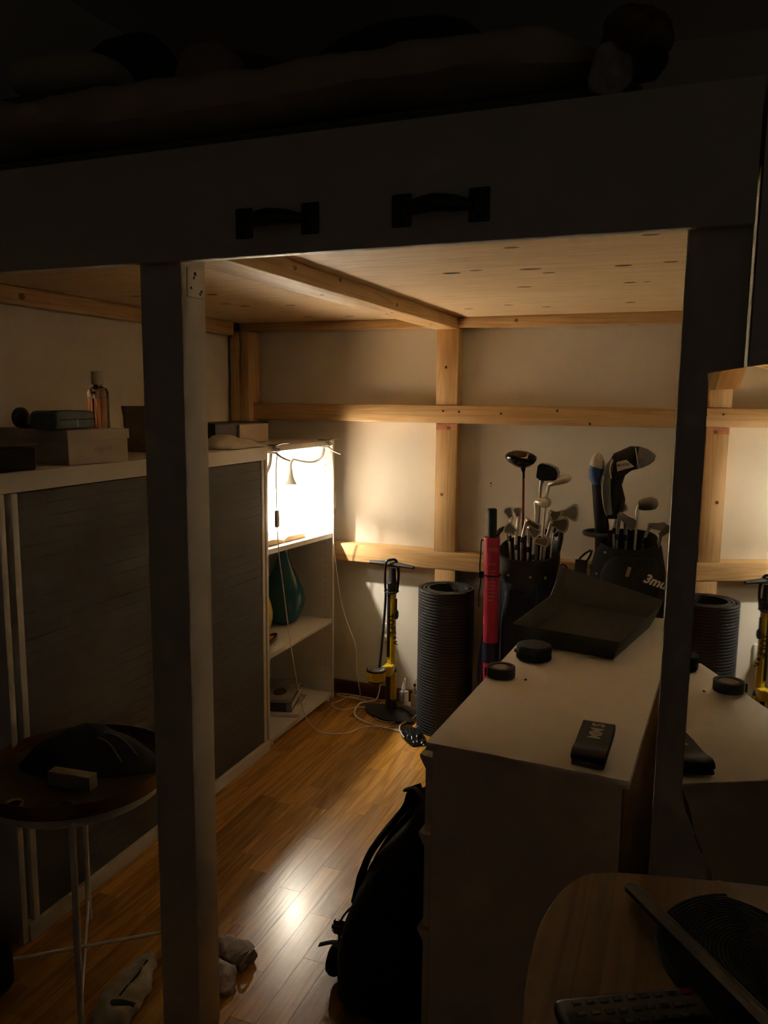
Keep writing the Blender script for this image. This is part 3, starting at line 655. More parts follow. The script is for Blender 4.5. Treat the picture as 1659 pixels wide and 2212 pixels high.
hd = []
for t, r1, r2 in ((-1, .006, .006), (-.97, .011, .010), (-.6, .014, .012), (-.15, .017, .017), (.15, .017, .017), (.6, .014, .012), (.97, .011, .010), (1, .006, .006)):
    hx = XP - .005 + t * .112; hy = YP - t * .02
    hd.append([(hx, hy + r1 * math.cos(a), .681 + r2 * math.sin(a) * .75 - .004 * t * t) for a in [2 * math.pi * k / 14 for k in range(14)]])
pu.part('handle', B().rings(hd), 'grey_rubber')
pu.part('hose', B().tube([(-1.244, 3.10, .235), (-1.243, 3.115, .30), (-1.240, 3.135, .42), (-1.236, 3.145, .54), (-1.240, 3.145, .62), (-1.238, 3.150, .69), (-1.218, 3.160, .703), (-1.200, 3.175, .695), (-1.192, 3.185, .64), (-1.196, 3.180, .56)], .0058, 8, 6), 'black_plastic')
ti = [(XP + .030 * math.cos(a) - .001, YP - .008 + .031 * math.sin(a), .562) for a in [2 * math.pi * k / 16 for k in range(17)]]
pu.part('hose_tie', B().tube(ti, .003, 6), 'black_strap')
ch = pu.part('chuck', B().lathe([(.007, 0), (.011, .01), (.011, .03), (.006, .04)], (-1.1955, 3.170, .440), 12), 'black_plastic')
pu.part('chuck_lever', B().box(-1.199, -1.192, 3.166, 3.174, .478, .53, .002), 'black_plastic', ch)
gx, gy = -1.253, 3.085
pu.part('gauge_arm', B().box(gx + .01, XP + .02, YP - .06, YP, .190, .235, .008), 'pump_yellow')
ga = pu.part('gauge', B().lathe([(.020, .168), (.036, .176), (.040, .184)], (gx, gy, 0), 28), 'black_plastic')
pu.part('gauge_ring', B().lathe([(.0405, .184), (.043, .222), (.042, .224)], (gx, gy, 0), 28), 'pump_yellow', ga)
pu.part('gauge_bezel', B().lathe([(.043, .224), (.044, .228), (.043, .232), (.039, .2325)], (gx, gy, 0), 28), 'black_plastic', ga)
pu.part('gauge_dial', B().lathe([(.0385, .2322), (.0385, .2328)], (gx, gy, 0), 28), 'gauge_face', ga)
for k in range(11):
    a = math.radians(-30 + 24 * k)
    pu.part('dial_mark', B().box(-.004, .004, -.0015, .0015, .2328, .2334, 0, Matrix.Translation((gx + .031 * math.cos(a), gy + .031 * math.sin(a), 0)) @ Matrix.Rotation(a, 4, 'Z')), 'white_plastic', ga)

# ------------------------------------------------------------------ rolled mat
mx, my, mr, mh = -0.954, 3.133, 0.127, 0.612
ma = Thing('exercise_mat', (mx, my, 0), 'rolled black ridged exercise mat standing upright on the floor', 'mat')
turns = 2.6; th = .013; n = 170
def spiral(t, off): 
    a = math.radians(-35) - t * turns * 2 * math.pi
    r = mr - t * (turns * .0165) + off
    return r * math.cos(a), r * math.sin(a)
NR = 48; zs = []
for i in range(NR):
    for f, d in ((0.0, -.0022), (.22, .0), (.72, 0.0), (.94, -.0022)): zs.append((mh * (i + f) / NR, d))
zs.append((mh, -.001))
outer_n = int(n / turns) + 6
rows = []
for z, d in zs:
    rows.append([Vector((mx + x, my + y, z)) for x, y in [spiral(i / n, d) for i in range(outer_n)]])
ma.part('ridged_face', B().rings(rows, False, False), 'grey_rubber', ang=50)
pts_o = [spiral(i / n, -.0024) for i in range(n + 1)]; pts_i = [spiral(i / n, -th) for i in range(n + 1)]
loop = [(mx + x, my + y) for x, y in pts_o] + [(mx + x, my + y) for x, y in reversed(pts_i)]
bb = B(); bm = bb.bm
lo_v = [bm.verts.new((x, y, .001)) for x, y in loop]; hi_v = [bm.verts.new((x, y, mh)) for x, y in loop]
nn = len(loop)
for i in range(nn):
    j = (i + 1) % nn; bm.faces.new((lo_v[i], lo_v[j], hi_v[j], hi_v[i]))
for i in range(n):
    bm.faces.new((hi_v[i], hi_v[i + 1], hi_v[nn - 2 - i], hi_v[nn - 1 - i]))
ma.part('mat_roll', bb, 'grey_rubber', ang=40)

# ------------------------------------------------------------------ golf bags and clubs
def oval(cx, cy, a, b2, z, n=32, tilt=0.0, k=2.4):
    out = []
    for i in range(n):
        q = 2 * math.pi * i / n; c, s = math.cos(q), math.sin(q)
        x = a * math.copysign(abs(c) ** (2 / k), c); y = b2 * math.copysign(abs(s) ** (2 / k), s)
        out.append((cx + x, cy + y, z + tilt * y / b2))
    return out
G1 = (-0.604, 3.075)
g1 = Thing('golf_bag', (G1[0], G1[1], 0), 'navy golf bag with a black collar standing behind the chest', 'golf bag', 'golf bags')
c = G1
g1.part('bag_body', B().rings([oval(c[0], c[1], .105, .110, .004), oval(c[0], c[1], .113, .118, .03), oval(c[0], c[1], .113, .120, .35), oval(c[0], c[1], .112, .118, .70), oval(c[0], c[1], .106, .112, .70), oval(c[0], c[1], .105, .111, .03)]), 'navy_fabric')
g1.part('collar', B().rings([oval(c[0], c[1], .115, .122, .695), oval(c[0], c[1], .117, .124, .72, tilt=.01), oval(c[0], c[1], .116, .123, .80, tilt=.03), oval(c[0], c[1], .120, .126, .815, tilt=.03), oval(c[0], c[1], .112, .118, .818, tilt=.03), oval(c[0], c[1], .109, .116, .79, tilt=.03), oval(c[0], c[1], .1085, .115, .695), oval(c[0], c[1], .115, .122, .695)], True, False), 'black_plastic')
g1.part('grab_handle', B().tube([(c[0] - .115, c[1] - .01, .79), (c[0] - .128, c[1] - .02, .85), (c[0] - .112, c[1] - .02, .885), (c[0] - .085, c[1] - .01, .885), (c[0] - .080, c[1], .83)], .009, 8, 5), 'black_plastic')
g1.part('grab_handle', B().tube([(c[0] + .105, c[1], .80), (c[0] + .118, c[1], .86), (c[0] + .112, c[1] + .02, .89), (c[0] + .092, c[1] + .04, .87)], .010, 8, 5), 'black_plastic')
pk = g1.part('front_pocket', B().rings([oval(c[0] + .005, c[1] - .085, .085, .055, .12), oval(c[0] + .005, c[1] - .09, .088, .060, .16), oval(c[0] + .005, c[1] - .09, .088, .058, .55), oval(c[0] + .005, c[1] - .08, .080, .045, .66)]), 'navy_fabric')
g1.part('zipper', B().tube([(c[0] - .075, c[1] - .135, .15), (c[0] - .075, c[1] - .135, .52), (c[0] - .068, c[1] - .118, .64)], .0018, 6, 4), 'zip_grey', pk)
g1.part('zipper', B().tube([(c[0] + .062, c[1] - .140, .15), (c[0] + .062, c[1] - .140, .52), (c[0] + .058, c[1] - .122, .62)], .0018, 6, 4), 'zip_grey', pk)
g1.part('stripe', B().box(c[0] - .003, c[0] + .006, c[1] - .1505, c[1] - .146, .15, .54, .001), 'navy_band', pk)
zpu = g1.part('zip_pull', B().tube([(c[0] + .055, c[1] - .128, .72), (c[0] + .062, c[1] - .135, .66), (c[0] + .060, c[1] - .140, .58)], [.005, .007, .008], 8, 4), 'black_strap')
for xx in (-.055, .03, .085):
    yy = c[1] - .124 + abs(xx) * .12
    g1.part('rivet', B().ell((c[0] + xx, yy, .728), (.006, .004, .006), 10, 8), 'steel')
g1.part('strap_clip', B().tube([(c[0] + .118, c[1] - .03, .745), (c[0] + .135, c[1] - .035, .77), (c[0] + .155, c[1] - .04, .755), (c[0] + .145, c[1] - .04, .735), (c[0] + .12, c[1] - .035, .735)], .0035, 8, 5), 'black_plastic')
g1.part('shoulder_strap', B().tube([(c[0] + .140, c[1] - .04, .74), (c[0] + .146, c[1] - .045, .68), (c[0] + .130, c[1] - .06, .58), (c[0] + .118, c[1] - .07, .45), (c[0] + .12, c[1] - .06, .2)], .018, 8, 6, flat=.25, upv=(0, 1, 0)), 'black_strap')
g1.part('stand_leg', B().tube([(c[0] - .115, c[1] - .075, .70), (c[0] - .145, c[1] - .085, .40), (c[0] - .165, c[1] - .09, .12), (c[0] - .17, c[1] - .09, .02)], .009, 8, 4), 'black_plastic')
g1.part('side_strap', B().tube([(c[0] - .118, c[1] - .03, .62), (c[0] - .150, c[1] - .035, .48), (c[0] - .172, c[1] - .04, .30), (c[0] - .150, c[1] - .03, .12)], .016, 8, 6, flat=.3, upv=(0, 1, 0)), 'navy_band')
g1.part('stand_clip', B().tube([(c[0] - .118, c[1] - .09, .735), (c[0] - .108, c[1] - .115, .70), (c[0] - .118, c[1] - .11, .655)], [.011, .005, .008], 8, 4), 'dark_steel')
# umbrella standing at the bag
ux, uy = -0.735, 2.965
um = Thing('umbrella', (-0.715, 2.95, 0), 'folded red umbrella with a navy band strapped to the golf bag', 'umbrella')
prof = []
A0, A1 = Vector((-0.703, 2.912, .02)), Vector((-0.724, 2.945, .872))
def upt(t): return A0.lerp(A1, t)
def sleeve(t0, t1, r0, r1, n=14, wob=.0016):
    rings = []
    for i in range(n + 1):
        t = t0 + (t1 - t0) * i / n; p = upt(t); r = r0 + (r1 - r0) * i / n
        rings.append([p + Vector((math.cos(q), math.sin(q), 0)) * (r + wob * noise.noise(Vector((math.cos(q) * 3, math.sin(q) * 3, t * 30)))) for q in [2 * math.pi * k / 20 for k in range(20)]])
    return B().rings(rings)
um.part('cover', sleeve(.05, .431, .022, .028), 'red_fabric')
um.part('band', sleeve(.432, .522, .0300, .031, 8, .003), 'navy_band')
cvr = um.part('cover', sleeve(.523, 1.0, .0285, .031), 'red_fabric')
um.part('handle', B().tube([upt(.99), upt(.99) + Vector((-.004, .004, .115)), upt(.99) + Vector((-.004, .004, .118))], [.018, .0185, .016], 18), 'grip_rubber')
um.part('tip', B().tube([upt(.05), upt(-.02) + Vector((0, 0, .02))], [.010, .004], 10), 'black_plastic')
Mu = frame(upt(.95) + Vector((.012, -.0305, 0)), (1, .35, 0), (0, 0, 1))
um.part('lettering', text_mesh('FOX', .019, .0004, Mu, bold=.0004), 'letter_pink', cvr)
Mu2 = frame(upt(.885) + Vector((.010, -.0305, 0)), (1, .35, 0), (0, 0, 1))
um.part('lettering', text_mesh('UVO', .013, .0004, Mu2), 'letter_pink', cvr)
lines = B()
for k in range(9):
    p = upt(.855 - k * .0165) + Vector((.010, -.0308, 0)); Ml = frame(p, (1, .35, 0), (0, 0, 1))
    lines.box(-.016, .013 - .004 * (k % 3), -.0016, .0016, -.0003, .0004, 0, Ml)
um.part('small_print', lines, 'letter_pink', cvr)
um.part('drawstring', B().tube([upt(.985) + Vector((-.030, -.01, 0)), upt(.96) + Vector((-.038, -.012, .02)), upt(.93) + Vector((-.040, -.012, 0)), upt(.86) + Vector((-.043, -.012, 0)), upt(.80) + Vector((-.038, -.014, 0)), upt(.74) + Vector((-.046, -.012, 0)), upt(.68) + Vector((-.046, -.012, 0))], .0028, 6, 5), 'black_strap')
lp = [upt(.83) + Vector((.034 * math.cos(a), .034 * math.sin(a), 0)) for a in [2 * math.pi * k / 18 for k in range(19)]]
um.part('drawstring', B().tube(lp, .0024, 6), 'black_strap')
um.part('cord_lock', B().box(-.009, .009, -.008, .008, -.012, .012, .003, Matrix.Translation(upt(.83) + Vector((-.036, -.012, 0)))), 'black_plastic')

def club_thing(label, base, group): return Thing('golf_club', base, label, 'golf club', group)
GC1, GC2 = 'clubs in the navy golf bag', 'clubs in the black golf bag'
def shaft(t, bag, p, mat='steel', r=.0046):
    foot = Vector((bag[0] + (p[0] - bag[0]) * .25, bag[1] + (p[1] - bag[1]) * .25, .05))
    t.part('shaft', B().tube([foot, p], r, 8), mat)
def iron(bag, base, heel, toe, group, label, w0=.012, w1=.028, th_=.007, tw=(0, -1, 0.15), mat='steel'):
    base, heel, toe = Vector(base), Vector(heel), Vector(toe)
    t = club_thing(label, (base.x, base.y, base.z), group)
    dr = (heel - base).normalized()
    t.part('hosel', B().tube([base, base.lerp(heel, .7), heel, heel + (toe - heel) * .12], [.0062, .0064, .0072, .0085], 10, 4), mat)
    t.part('ferrule', B().tube([base - dr * .022, base], [.0052, .0066], 8), 'black_plastic')
    shaft(t, bag, tuple(base - dr * .02), mat)
    d = toe - heel; L = d.length; n_ = Vector(tw); 
    M = frame(heel, d, n_.cross(d)); 
    ol = [(-.006, -w0 * .9), (L * .25, -w0 * 1.15), (L * .6, -w1 * .72), (L * .88, -w1 * .86), (L * 1.02, -w1 * .45), (L * 1.05, w1 * .15), (L * .97, w1 * .75), (L * .8, w1 * .95), (L * .5, w1 * .66), (L * .2, w0 * 1.05), (-.006, w0 * .8)]
    ol = [(p.x, p.y) for p in catmull([(a, b2, 0) for a, b2 in ol] , 2)]
    h = t.part('club_head', B().prism(ol, -th_ / 2, th_ / 2, M), mat, ang=30)
    inner = [(a * .84 + L * .08, b2 * .74) for a, b2 in ol]
    t.part('face_inset', B().prism(inner, -th_ / 2 - .0006, th_ / 2 + .0006, M), 'mid_steel' if mat == 'steel' else 'dark_steel', h)
    return t
y0 = 3.03
Ir = [((-.674, 3.03, .868), (-.671, 3.03, .935), (-.689, 3.035, .975), 'small upright iron club at the left rim of the navy bag', .008, .016),
      ((-.654, 3.06, .88), (-.649, 3.06, .937), (-.655, 3.065, .975), 'iron club second from the left rim of the navy bag', .008, .016),
      ((-.641, 2.99, .843), (-.640, 2.985, .888), (-.682, 2.985, .910), 'iron club with its toe pointing left, low in the navy bag', .010, .022),
      ((-.618, 3.00, .872), (-.604, 3.00, .940), (-.560, 2.99, .900), 'bright iron club bending down right, middle of the navy bag', .010, .020),
      ((-.591, 2.98, .840), (-.589, 2.975, .915), (-.553, 2.965, .885), 'iron club with a long bright hosel in front of the others', .009, .018),
      ((-.537, 3.06, .90), (-.525, 3.06, .966), (-.495, 3.055, .945), 'upright iron club catching the light on the right of the navy bag', .010, .024),
      ((-.512, 3.11, .90), (-.492, 3.11, .958), (-.428, 3.105, .962), 'wide-bladed iron club pointing furthest right in the navy bag', .012, .030),
      ((-.529, 3.02, .872), (-.513, 3.01, .932), (-.450, 3.00, .925), 'grooved iron club below the furthest right one', .011, .026),
      ((-.569, 2.97, .815), (-.566, 2.962, .868), (-.512, 2.955, .866), 'lowest iron club at the front rim of the navy bag', .009, .017)]
for b_i, h_i, t_i, lb, w0, w1 in Ir: iron(G1, b_i, h_i, t_i, GC1, lb, w0 * 1.15, w1 * 1.3)
# driver
t = club_thing('driver with a large black head on a red shaft', (-.625, 3.03, .80), GC1)
shaft(t, G1, (-.629, 3.03, 1.105), 'red_gloss', .0045)
t.part('hosel', B().tube([(-.629, 3.03, 1.095), (-.630, 3.03, 1.118), (-.632, 3.03, 1.138)], [.0058, .006, .012], 12, 3), 'black_gloss')
rings = []
for z, a, b2, ox in ((-.036, .012, .014, .004), (-.030, .030, .030, .003), (-.016, .050, .044, 0), (.0, .0605, .054, -.002), (.010, .0600, .054, -.002), (.020, .048, .044, -.004), (.028, .026, .024, -.006), (.030, .008, .008, -.008)):
    rings.append([(-.640 + ox + a * math.cos(q), 3.035 + b2 * math.sin(q), 1.170 + z - .10 * (a * math.cos(q)) * .4) for q in [2 * math.pi * k / 28 for k in range(28)]])
dh = t.part('club_head', B().rings(rings), 'black_gloss', ang=60)
t.part('sole_plate', B().box(-.020, .026, -.030, -.0, 0, .002, .0008, frame((-.632, 3.008, 1.1905), (1, 0, -.06), (0, .8, .5))), 'gold_metal', dh)
# fairway wood
t = club_thing('fairway wood with a dark angular head beside the driver', (-.568, 3.06, .80), GC1)
shaft(t, G1, (-.567, 3.06, 1.06), 'dark_steel')
t.part('hosel', B().tube([(-.568, 3.06, 1.045), (-.566, 3.06, 1.072), (-.560, 3.06, 1.098)], [.0055, .006, .011], 12, 3), 'dark_steel')
Mw = frame((-.540, 3.06, 1.118), (1, 0, -.10), (0, 1, 0))
t.part('club_head', B().ell((0, 0, 0), (.041, .030, .031), 24, 14, None, .62) if 0 else B().prism([(-.040, -.020), (-.038, .024), (-.028, .034), (0, .032), (.030, .020), (.040, .002), (.037, -.024), (.0, -.030), (-.025, -.030)], -.028, .028, frame((-.540, 3.06, 1.118), (1, 0, -.05), (0, 0, 1))), 'black_gloss', ang=50)
# hybrids
def hybrid(label, base, heel, toe, w, th_, mat):
    t = club_thing(label, base, GC1); base, heel, toe = Vector(base), Vector(heel), Vector(toe)
    shaft(t, G1, tuple(base), mat)
    t.part('hosel', B().tube([base, base.lerp(heel, .6), heel, heel + (toe - heel) * .15], [.0055, .006, .0075, .010], 10, 4), mat)
    d = toe - heel; L = d.length; rings = []
    M = frame(heel, d, Vector((0, -1, 0)).cross(d))
    for s_, f in ((-.04, .25), (.05, .45), (.25, .72), (.5, .95), (.75, 1.0), (.92, .7), (1.0, .25)):
        rings.append([M @ Vector((L * s_, w * f * math.cos(q) + w * .15, th_ * f * math.sin(q))) for q in [2 * math.pi * k / 18 for k in range(18)]])
    t.part('club_head', B().rings(rings), mat, ang=60)
hybrid('silver utility club tilted up to the right', (-.545, 3.05, 1.02), (-.532, 3.05, 1.072), (-.450, 3.045, 1.104), .017, .024, 'steel')
hybrid('silver hybrid club with a wedge-shaped head, below the fairway wood', (-.569, 3.00, .955), (-.572, 2.998, 1.008), (-.514, 2.99, 1.008), .021, .022, 'steel')

# black golf bag
G2 = (-0.222, 2.93)
c = G2
g2 = Thing('golf_bag', (c[0], c[1], 0), 'black golf bag with white lettering standing behind the boot tray', 'golf bag', 'golf bags')
g2.part('bag_body', B().rings([oval(c[0], c[1], .115, .12, .004), oval(c[0], c[1], .125, .13, .04), oval(c[0], c[1], .130, .135, .45), oval(c[0], c[1], .130, .132, .72), oval(c[0], c[1], .128, .13, .80, tilt=.01), oval(c[0], c[1], .112, .118, .875, tilt=.02), oval(c[0], c[1], .098, .108, .905, tilt=.02), oval(c[0], c[1], .090, .10, .902, tilt=.02), oval(c[0], c[1], .095, .105, .78), oval(c[0], c[1], .11, .115, .5), oval(c[0], c[1], .105, .11, .03)]), 'black_fabric')
hs = []
for k in range(19):
    a = math.radians(70 + 230 * k / 18); hs.append((c[0] - .095 + .055 * math.cos(a), c[1] - .04 + .055 * math.sin(a), .925))
g2.part('grab_handle', B().tube(hs, .009, 8, 1), 'black_plastic')
pkt = g2.part('front_pocket', B().rings([oval(c[0] + .02, c[1] - .115, .10, .06, .30), oval(c[0] + .02, c[1] - .125, .105, .065, .36), oval(c[0] + .02, c[1] - .125, .108, .065, .66), oval(c[0] + .02, c[1] - .11, .10, .05, .80), oval(c[0] + .02, c[1] - .09, .075, .03, .86)]), 'black_fabric')
g2.part('pull_tab', B().box(-.006, .006, -.017, .017, -.001, .001, .0005, frame((-.205, 2.752, .822), (1, 0, -.22), (.2, .25, 1))), 'letter_tan', pkt)
g2.part('lettering', text_mesh('3mu', .042, .0006, frame((-.118, 2.746, .797), (1, .05, -.30), (.55, .35, 1)), bold=.0016, shear=.25), 'letter_white', pkt)
for xx, zz in ((-.07, .868), (-.118, .81), (-.095, .79), (.06, .80), (.098, .765)):
    g2.part('rivet', B().ell((c[0] + xx, c[1] - .118 + abs(xx) * .2, zz), (.005, .004, .005), 10, 8), 'dark_steel')
g2.part('strap_ring', B().tube([(c[0] - .125, c[1] - .04, .862), (c[0] - .148, c[1] - .045, .845), (c[0] - .165, c[1] - .05, .822), (c[0] - .140, c[1] - .05, .822), (c[0] - .128, c[1] - .045, .84), (c[0] - .122, c[1] - .045, .862)], .004, 8, 4), 'black_plastic')
g2.part('shoulder_strap', B().tube([(c[0] - .155, c[1] - .05, .825), (c[0] - .158, c[1] - .05, .76), (c[0] - .150, c[1] - .055, .60), (c[0] - .142, c[1] - .05, .40)], .022, 8, 5, flat=.3, upv=(0, 1, 0)), 'black_strap')
def cover_rings(pts, n=18):
    rings = []
    for p, rx, ry, d in pts:
        d = Vector(d).normalized(); M = frame(p, d, (0, 1, 0))
        rings.append([M @ Vector((0, ry * math.sin(q), rx * math.cos(q))) for q in [2 * math.pi * k / n for k in range(n)]])
    return rings
# headcover 1 : slim, black with blue and cream panels
t = Thing('head_cover', (-.318, 2.89, .78), 'slim black club cover with blue and cream panels in the black golf bag', 'club cover', 'club covers in the black golf bag')
t.part('sleeve', B().rings(cover_rings([((-.308, 2.90, .80), .024, .022, (0, 0, 1)), ((-.314, 2.895, .95), .025, .022, (-.05, 0, 1)), ((-.324, 2.89, 1.02), .023, .021, (-.1, 0, 1)), ((-.331, 2.885, 1.10), .024, .022, (-.05, 0, 1))])), 'black_fabric')
t.part('blue_panel', B().rings(cover_rings([((-.331, 2.885, 1.100), .0242, .0222, (0, 0, 1)), ((-.340, 2.885, 1.125), .026, .024, (-.1, 0, 1)), ((-.342, 2.885, 1.150), .026, .024, (0, 0, 1)), ((-.340, 2.885, 1.160), .0255, .0245, (.2, 0, 1))])), 'blue_fabric')
t.part('cream_panel', B().rings(cover_rings([((-.340, 2.885, 1.160), .0257, .0247, (.25, 0, 1)), ((-.338, 2.885, 1.185), .0225, .022, (.2, 0, 1)), ((-.338, 2.885, 1.203), .014, .015, (.1, 0, 1)), ((-.339, 2.885, 1.211), .004, .005, (0, 0, 1))])), 'headcover_cream')
# headcover 2 : large, curved over to the right
t = Thing('head_cover', (-.275, 2.90, .80), 'large black and grey club cover bent over to the right like a beak', 'club cover', 'club covers in the black golf bag')
hc = t.part('sleeve', B().rings(cover_rings([((-.275, 2.905, .98), .026, .024, (-.1, 0, 1)), ((-.272, 2.90, 1.045), .033, .030, (-.12, 0, 1)), ((-.283, 2.895, 1.10), .030, .030, (0, 0, 1)), ((-.278, 2.895, 1.145), .036, .034, (.35, 0, 1)), ((-.258, 2.895, 1.178), .042, .038, (.9, 0, .8)), ((-.225, 2.895, 1.195), .042, .038, (1, 0, .15)), ((-.205, 2.895, 1.196), .040, .037, (1, 0, -.1))], 22)), 'black_fabric')
t.part('grey_end', B().rings(cover_rings([((-.2045, 2.895, 1.196), .0405, .0375, (1, 0, -.1)), ((-.180, 2.895, 1.196), .033, .032, (1, 0, -.2)), ((-.160, 2.895, 1.196), .021, .022, (1, 0, -.2)), ((-.148, 2.895, 1.198), .010, .012, (1, 0, -.2))], 22)), 'headcover_grey')
t.part('grey_side', B().rings(cover_rings([((-.290, 2.880, .995), .012, .014, (-.1, 0, 1)), ((-.302, 2.874, 1.06), .017, .018, (-.1, 0, 1)), ((-.306, 2.872, 1.11), .019, .020, (.1, 0, 1)), ((-.296, 2.872, 1.16), .016, .018, (.4, 0, 1)), ((-.284, 2.875, 1.19), .008, .01, (.6, 0, 1))])), 'headcover_grey')
t.part('piping', B().tube([(-.212, 2.870, 1.232), (-.206, 2.857, 1.205), (-.200, 2.860, 1.172), (-.197, 2.87, 1.163)], .0018, 6, 4), 'piping_white')
t.part('piping', B().tube([(-.285, 2.862, 1.19), (-.292, 2.855, 1.165), (-.290, 2.856, 1.14), (-.286, 2.86, 1.125)], .0018, 6, 4), 'piping_white')
t.part('piping', B().tube([(-.312, 2.856, 1.13), (-.315, 2.855, 1.08), (-.307, 2.858, 1.02), (-.295, 2.866, .99)], .0015, 6, 4), 'piping_white')
Mt = frame((-.243, 2.8560, 1.176), (1, 0, .16), (0, .12, 1))
tg = t.part('name_tag', B().prism([(-.028, -.022), (-.027, .010), (.006, .015), (.030, -.012)], -.0008, .0012, Mt), 'tag_white')
t.part('lettering', text_mesh('MODEC', .0125, .0003, Mt @ Matrix.Translation((-.003, -.002, .0015)), bold=.0003), 'letter_dark', tg)
Ir2 = [((-.272, 2.91, .945), (-.262, 2.91, 1.010), (-.232, 2.905, 1.022), 'chrome-edged iron club right below the large club cover', .012, .018, 'steel'),
       ((-.258, 2.87, .93), (-.252, 2.865, 1.00), (-.203, 2.86, .965), 'dark iron club with a hooked toe in the black bag', .011, .020, 'dark_steel'),
       ((-.232, 2.90, .925), (-.236, 2.895, .978), (-.206, 2.885, .950), 'small dull iron club in the middle of the black bag', .009, .016, 'dark_steel'),
       ((-.167, 2.93, .915), (-.154, 2.93, .958), (-.100, 2.93, .955), 'low dark iron club near the white post in the black bag', .010, .018, 'dark_steel'),
       ((-.122, 2.91, .885), (-.115, 2.91, .932), (-.085, 2.905, .960), 'rightmost dark iron club of the black bag', .009, .016, 'dark_steel')]
for b_i, h_i, t_i, lb, w0, w1, mt in Ir2: iron(G2, b_i, h_i, t_i, GC2, lb, w0, w1, mat=mt)
t = club_thing('mallet putter with a dark rounded head in the black bag', (-.203, 2.95, .90), GC2)
shaft(t, G2, (-.200, 2.95, .99), 'steel')
t.part('hosel', B().tube([(-.200, 2.95, .985), (-.198, 2.95, 1.015), (-.185, 2.945, 1.028)], .0075, 10, 3), 'steel')
t.part('club_head', B().rings(cover_rings([((-.196, 2.94, 1.026), .016, .012, (1, 0, .1)), ((-.180, 2.94, 1.030), .022, .016, (1, 0, .1)), ((-.155, 2.94, 1.035), .024, .018, (1, 0, .1)), ((-.138, 2.94, 1.034), .018, .014, (1, 0, -.1)), ((-.131, 2.94, 1.032), .006, .006, (1, 0, -.1))])), 'dark_steel', ang=60)

# ------------------------------------------------------------------ chest of drawers
CR = math.radians(-2.2)
ch = Thing('chest_of_drawers', (-0.486, 1.468, 0), 'low white chest of drawers with its side towards the room', 'chest', None, CR)
ch.part('top', B().box(0, .400, 0, 1.2, .682, .700, .0015), 'chest_laminate', local=True)
ch.part('side_panel', B().box(.014, .388, .004, .022, 0, .6815), 'chest_laminate', local=True)
ch.part('side_panel', B().box(.014, .388, 1.178, 1.196, 0, .6815), 'chest_laminate', local=True)
ch.part('divider', B().box(.03, .388, .591, .609, 0, .6815), 'chest_laminate', local=True)
ch.part('bottom', B().box(.03, .388, .0222, .591, .03, .045).box(.03, .388, .609, 1.1778, .03, .045), 'chest_laminate', local=True)
ch.part('back_panel', B().box(.3885, .392, .006, 1.194, .02, .68), 'hardboard', local=True, label='brown hardboard back')
for col, (ya, yb) in enumerate(((.002, .598), (.602, 1.198))):
    for za, zb in ((.505, .668), (.290, .497), (.05, .282)):
        d = ch.part('drawer', B().box(.0, .0135, ya, yb, za, zb, .001), 'chest_laminate', local=True)
        ch.part('grip_lip', B().rings([[(x_, y_, z_) for x_, z_ in ((.0, zb), (-.012, zb + .004), (-.013, zb - .002), (-.006, zb - .016), (.0, zb - .026))] for y_ in (ya, yb)]), 'chest_laminate', d, local=True)
# boot tray on the chest
def bt(pts): return [Vector(p) for p in pts]
st_ = [bt([(-.474, 2.199, .757), (-.460, 2.196, .757), (-.190, 2.141, .757), (-.173, 2.138, .757)]),
       bt([(-.474, 2.203, .756), (-.458, 2.216, .7025), (-.188, 2.160, .7025), (-.172, 2.146, .756)]),
       bt([(-.450, 2.40, .757), (-.432, 2.40, .7025), (-.150, 2.36, .7025), (-.130, 2.36, .756)]),
       bt([(-.427, 2.545, .763), (-.410, 2.54, .706), (-.118, 2.52, .7035), (-.100, 2.52, .756)]),
       bt([(-.422, 2.61, .795), (-.404, 2.612, .735), (-.108, 2.585, .712), (-.090, 2.585, .760)]),
       bt([(-.420, 2.665, .842), (-.405, 2.668, .836), (-.102, 2.625, .770), (-.088, 2.622, .768)])]
single('boot_tray', B().rings(st_, False, False), 'boot_rubber', 'black plastic boot tray with a raised back lying on the chest', 'tray', ang=25, solid=.004)
def disc_case(cx, cy, r, z, h, squash=1.0, seam=True, name='b'):
    pr = [(r * .93, 0), (r, .004), (r, h * .42), (r * .97, h * .46), (r * .97, h * .50), (r, h * .54), (r, h - .004), (r * .95, h)]
    return B().lathe(pr, (cx, cy, z), 32)
t = Thing('zip_pouch', (-.388, 2.085, .7), 'black round zipped pouch on the chest in front of the boot tray', 'pouch')
t.part('pouch_base', B().lathe([(.044, .001), (.047, .004), (.047, .016), (.044, .019)], (-.388, 2.085, .7), 32), 'black_fabric')
t.part('pouch_lid', B().lathe([(.044, .0195), (.047, .022), (.047, .036), (.042, .040)], (-.388, 2.085, .7), 32), 'black_fabric')
t.part('zip_tab', B().box(-.438, -.428, 2.068, 2.073, .716, .726, .001), 'black_strap')
t = Thing('tape_roll', (-.437, 1.915, .7), 'roll of black tape lying flat on the edge of the chest', 'tape')
t.part('tape', B().rings([[(-.437 + r * math.cos(q), 1.915 + r * math.sin(q), z) for q in [2 * math.pi * k / 36 for k in range(36)]] for r, z in ((.024, .701), (.035, .701), (.0355, .703), (.0355, .724), (.035, .7255), (.024, .7255))], True, False), 'black_strap')
t.part('core', B().lathe([(.0238, .7012), (.0238, .7235), (.021, .7235)], (-.437, 1.915, 0), 32), 'tan_paper')
t.part('loose_end', B().box(-.476, -.471, 1.898, 1.902, .7008, .722, .0008), 'black_strap')
single('crumb', B().ell((-.372, 1.905, .7028), (.003, .0045, .0024), 8, 6).displace(.002, 300), 'knot_dark', 'tiny dark crumb on the chest top beside the tape roll', 'crumb')
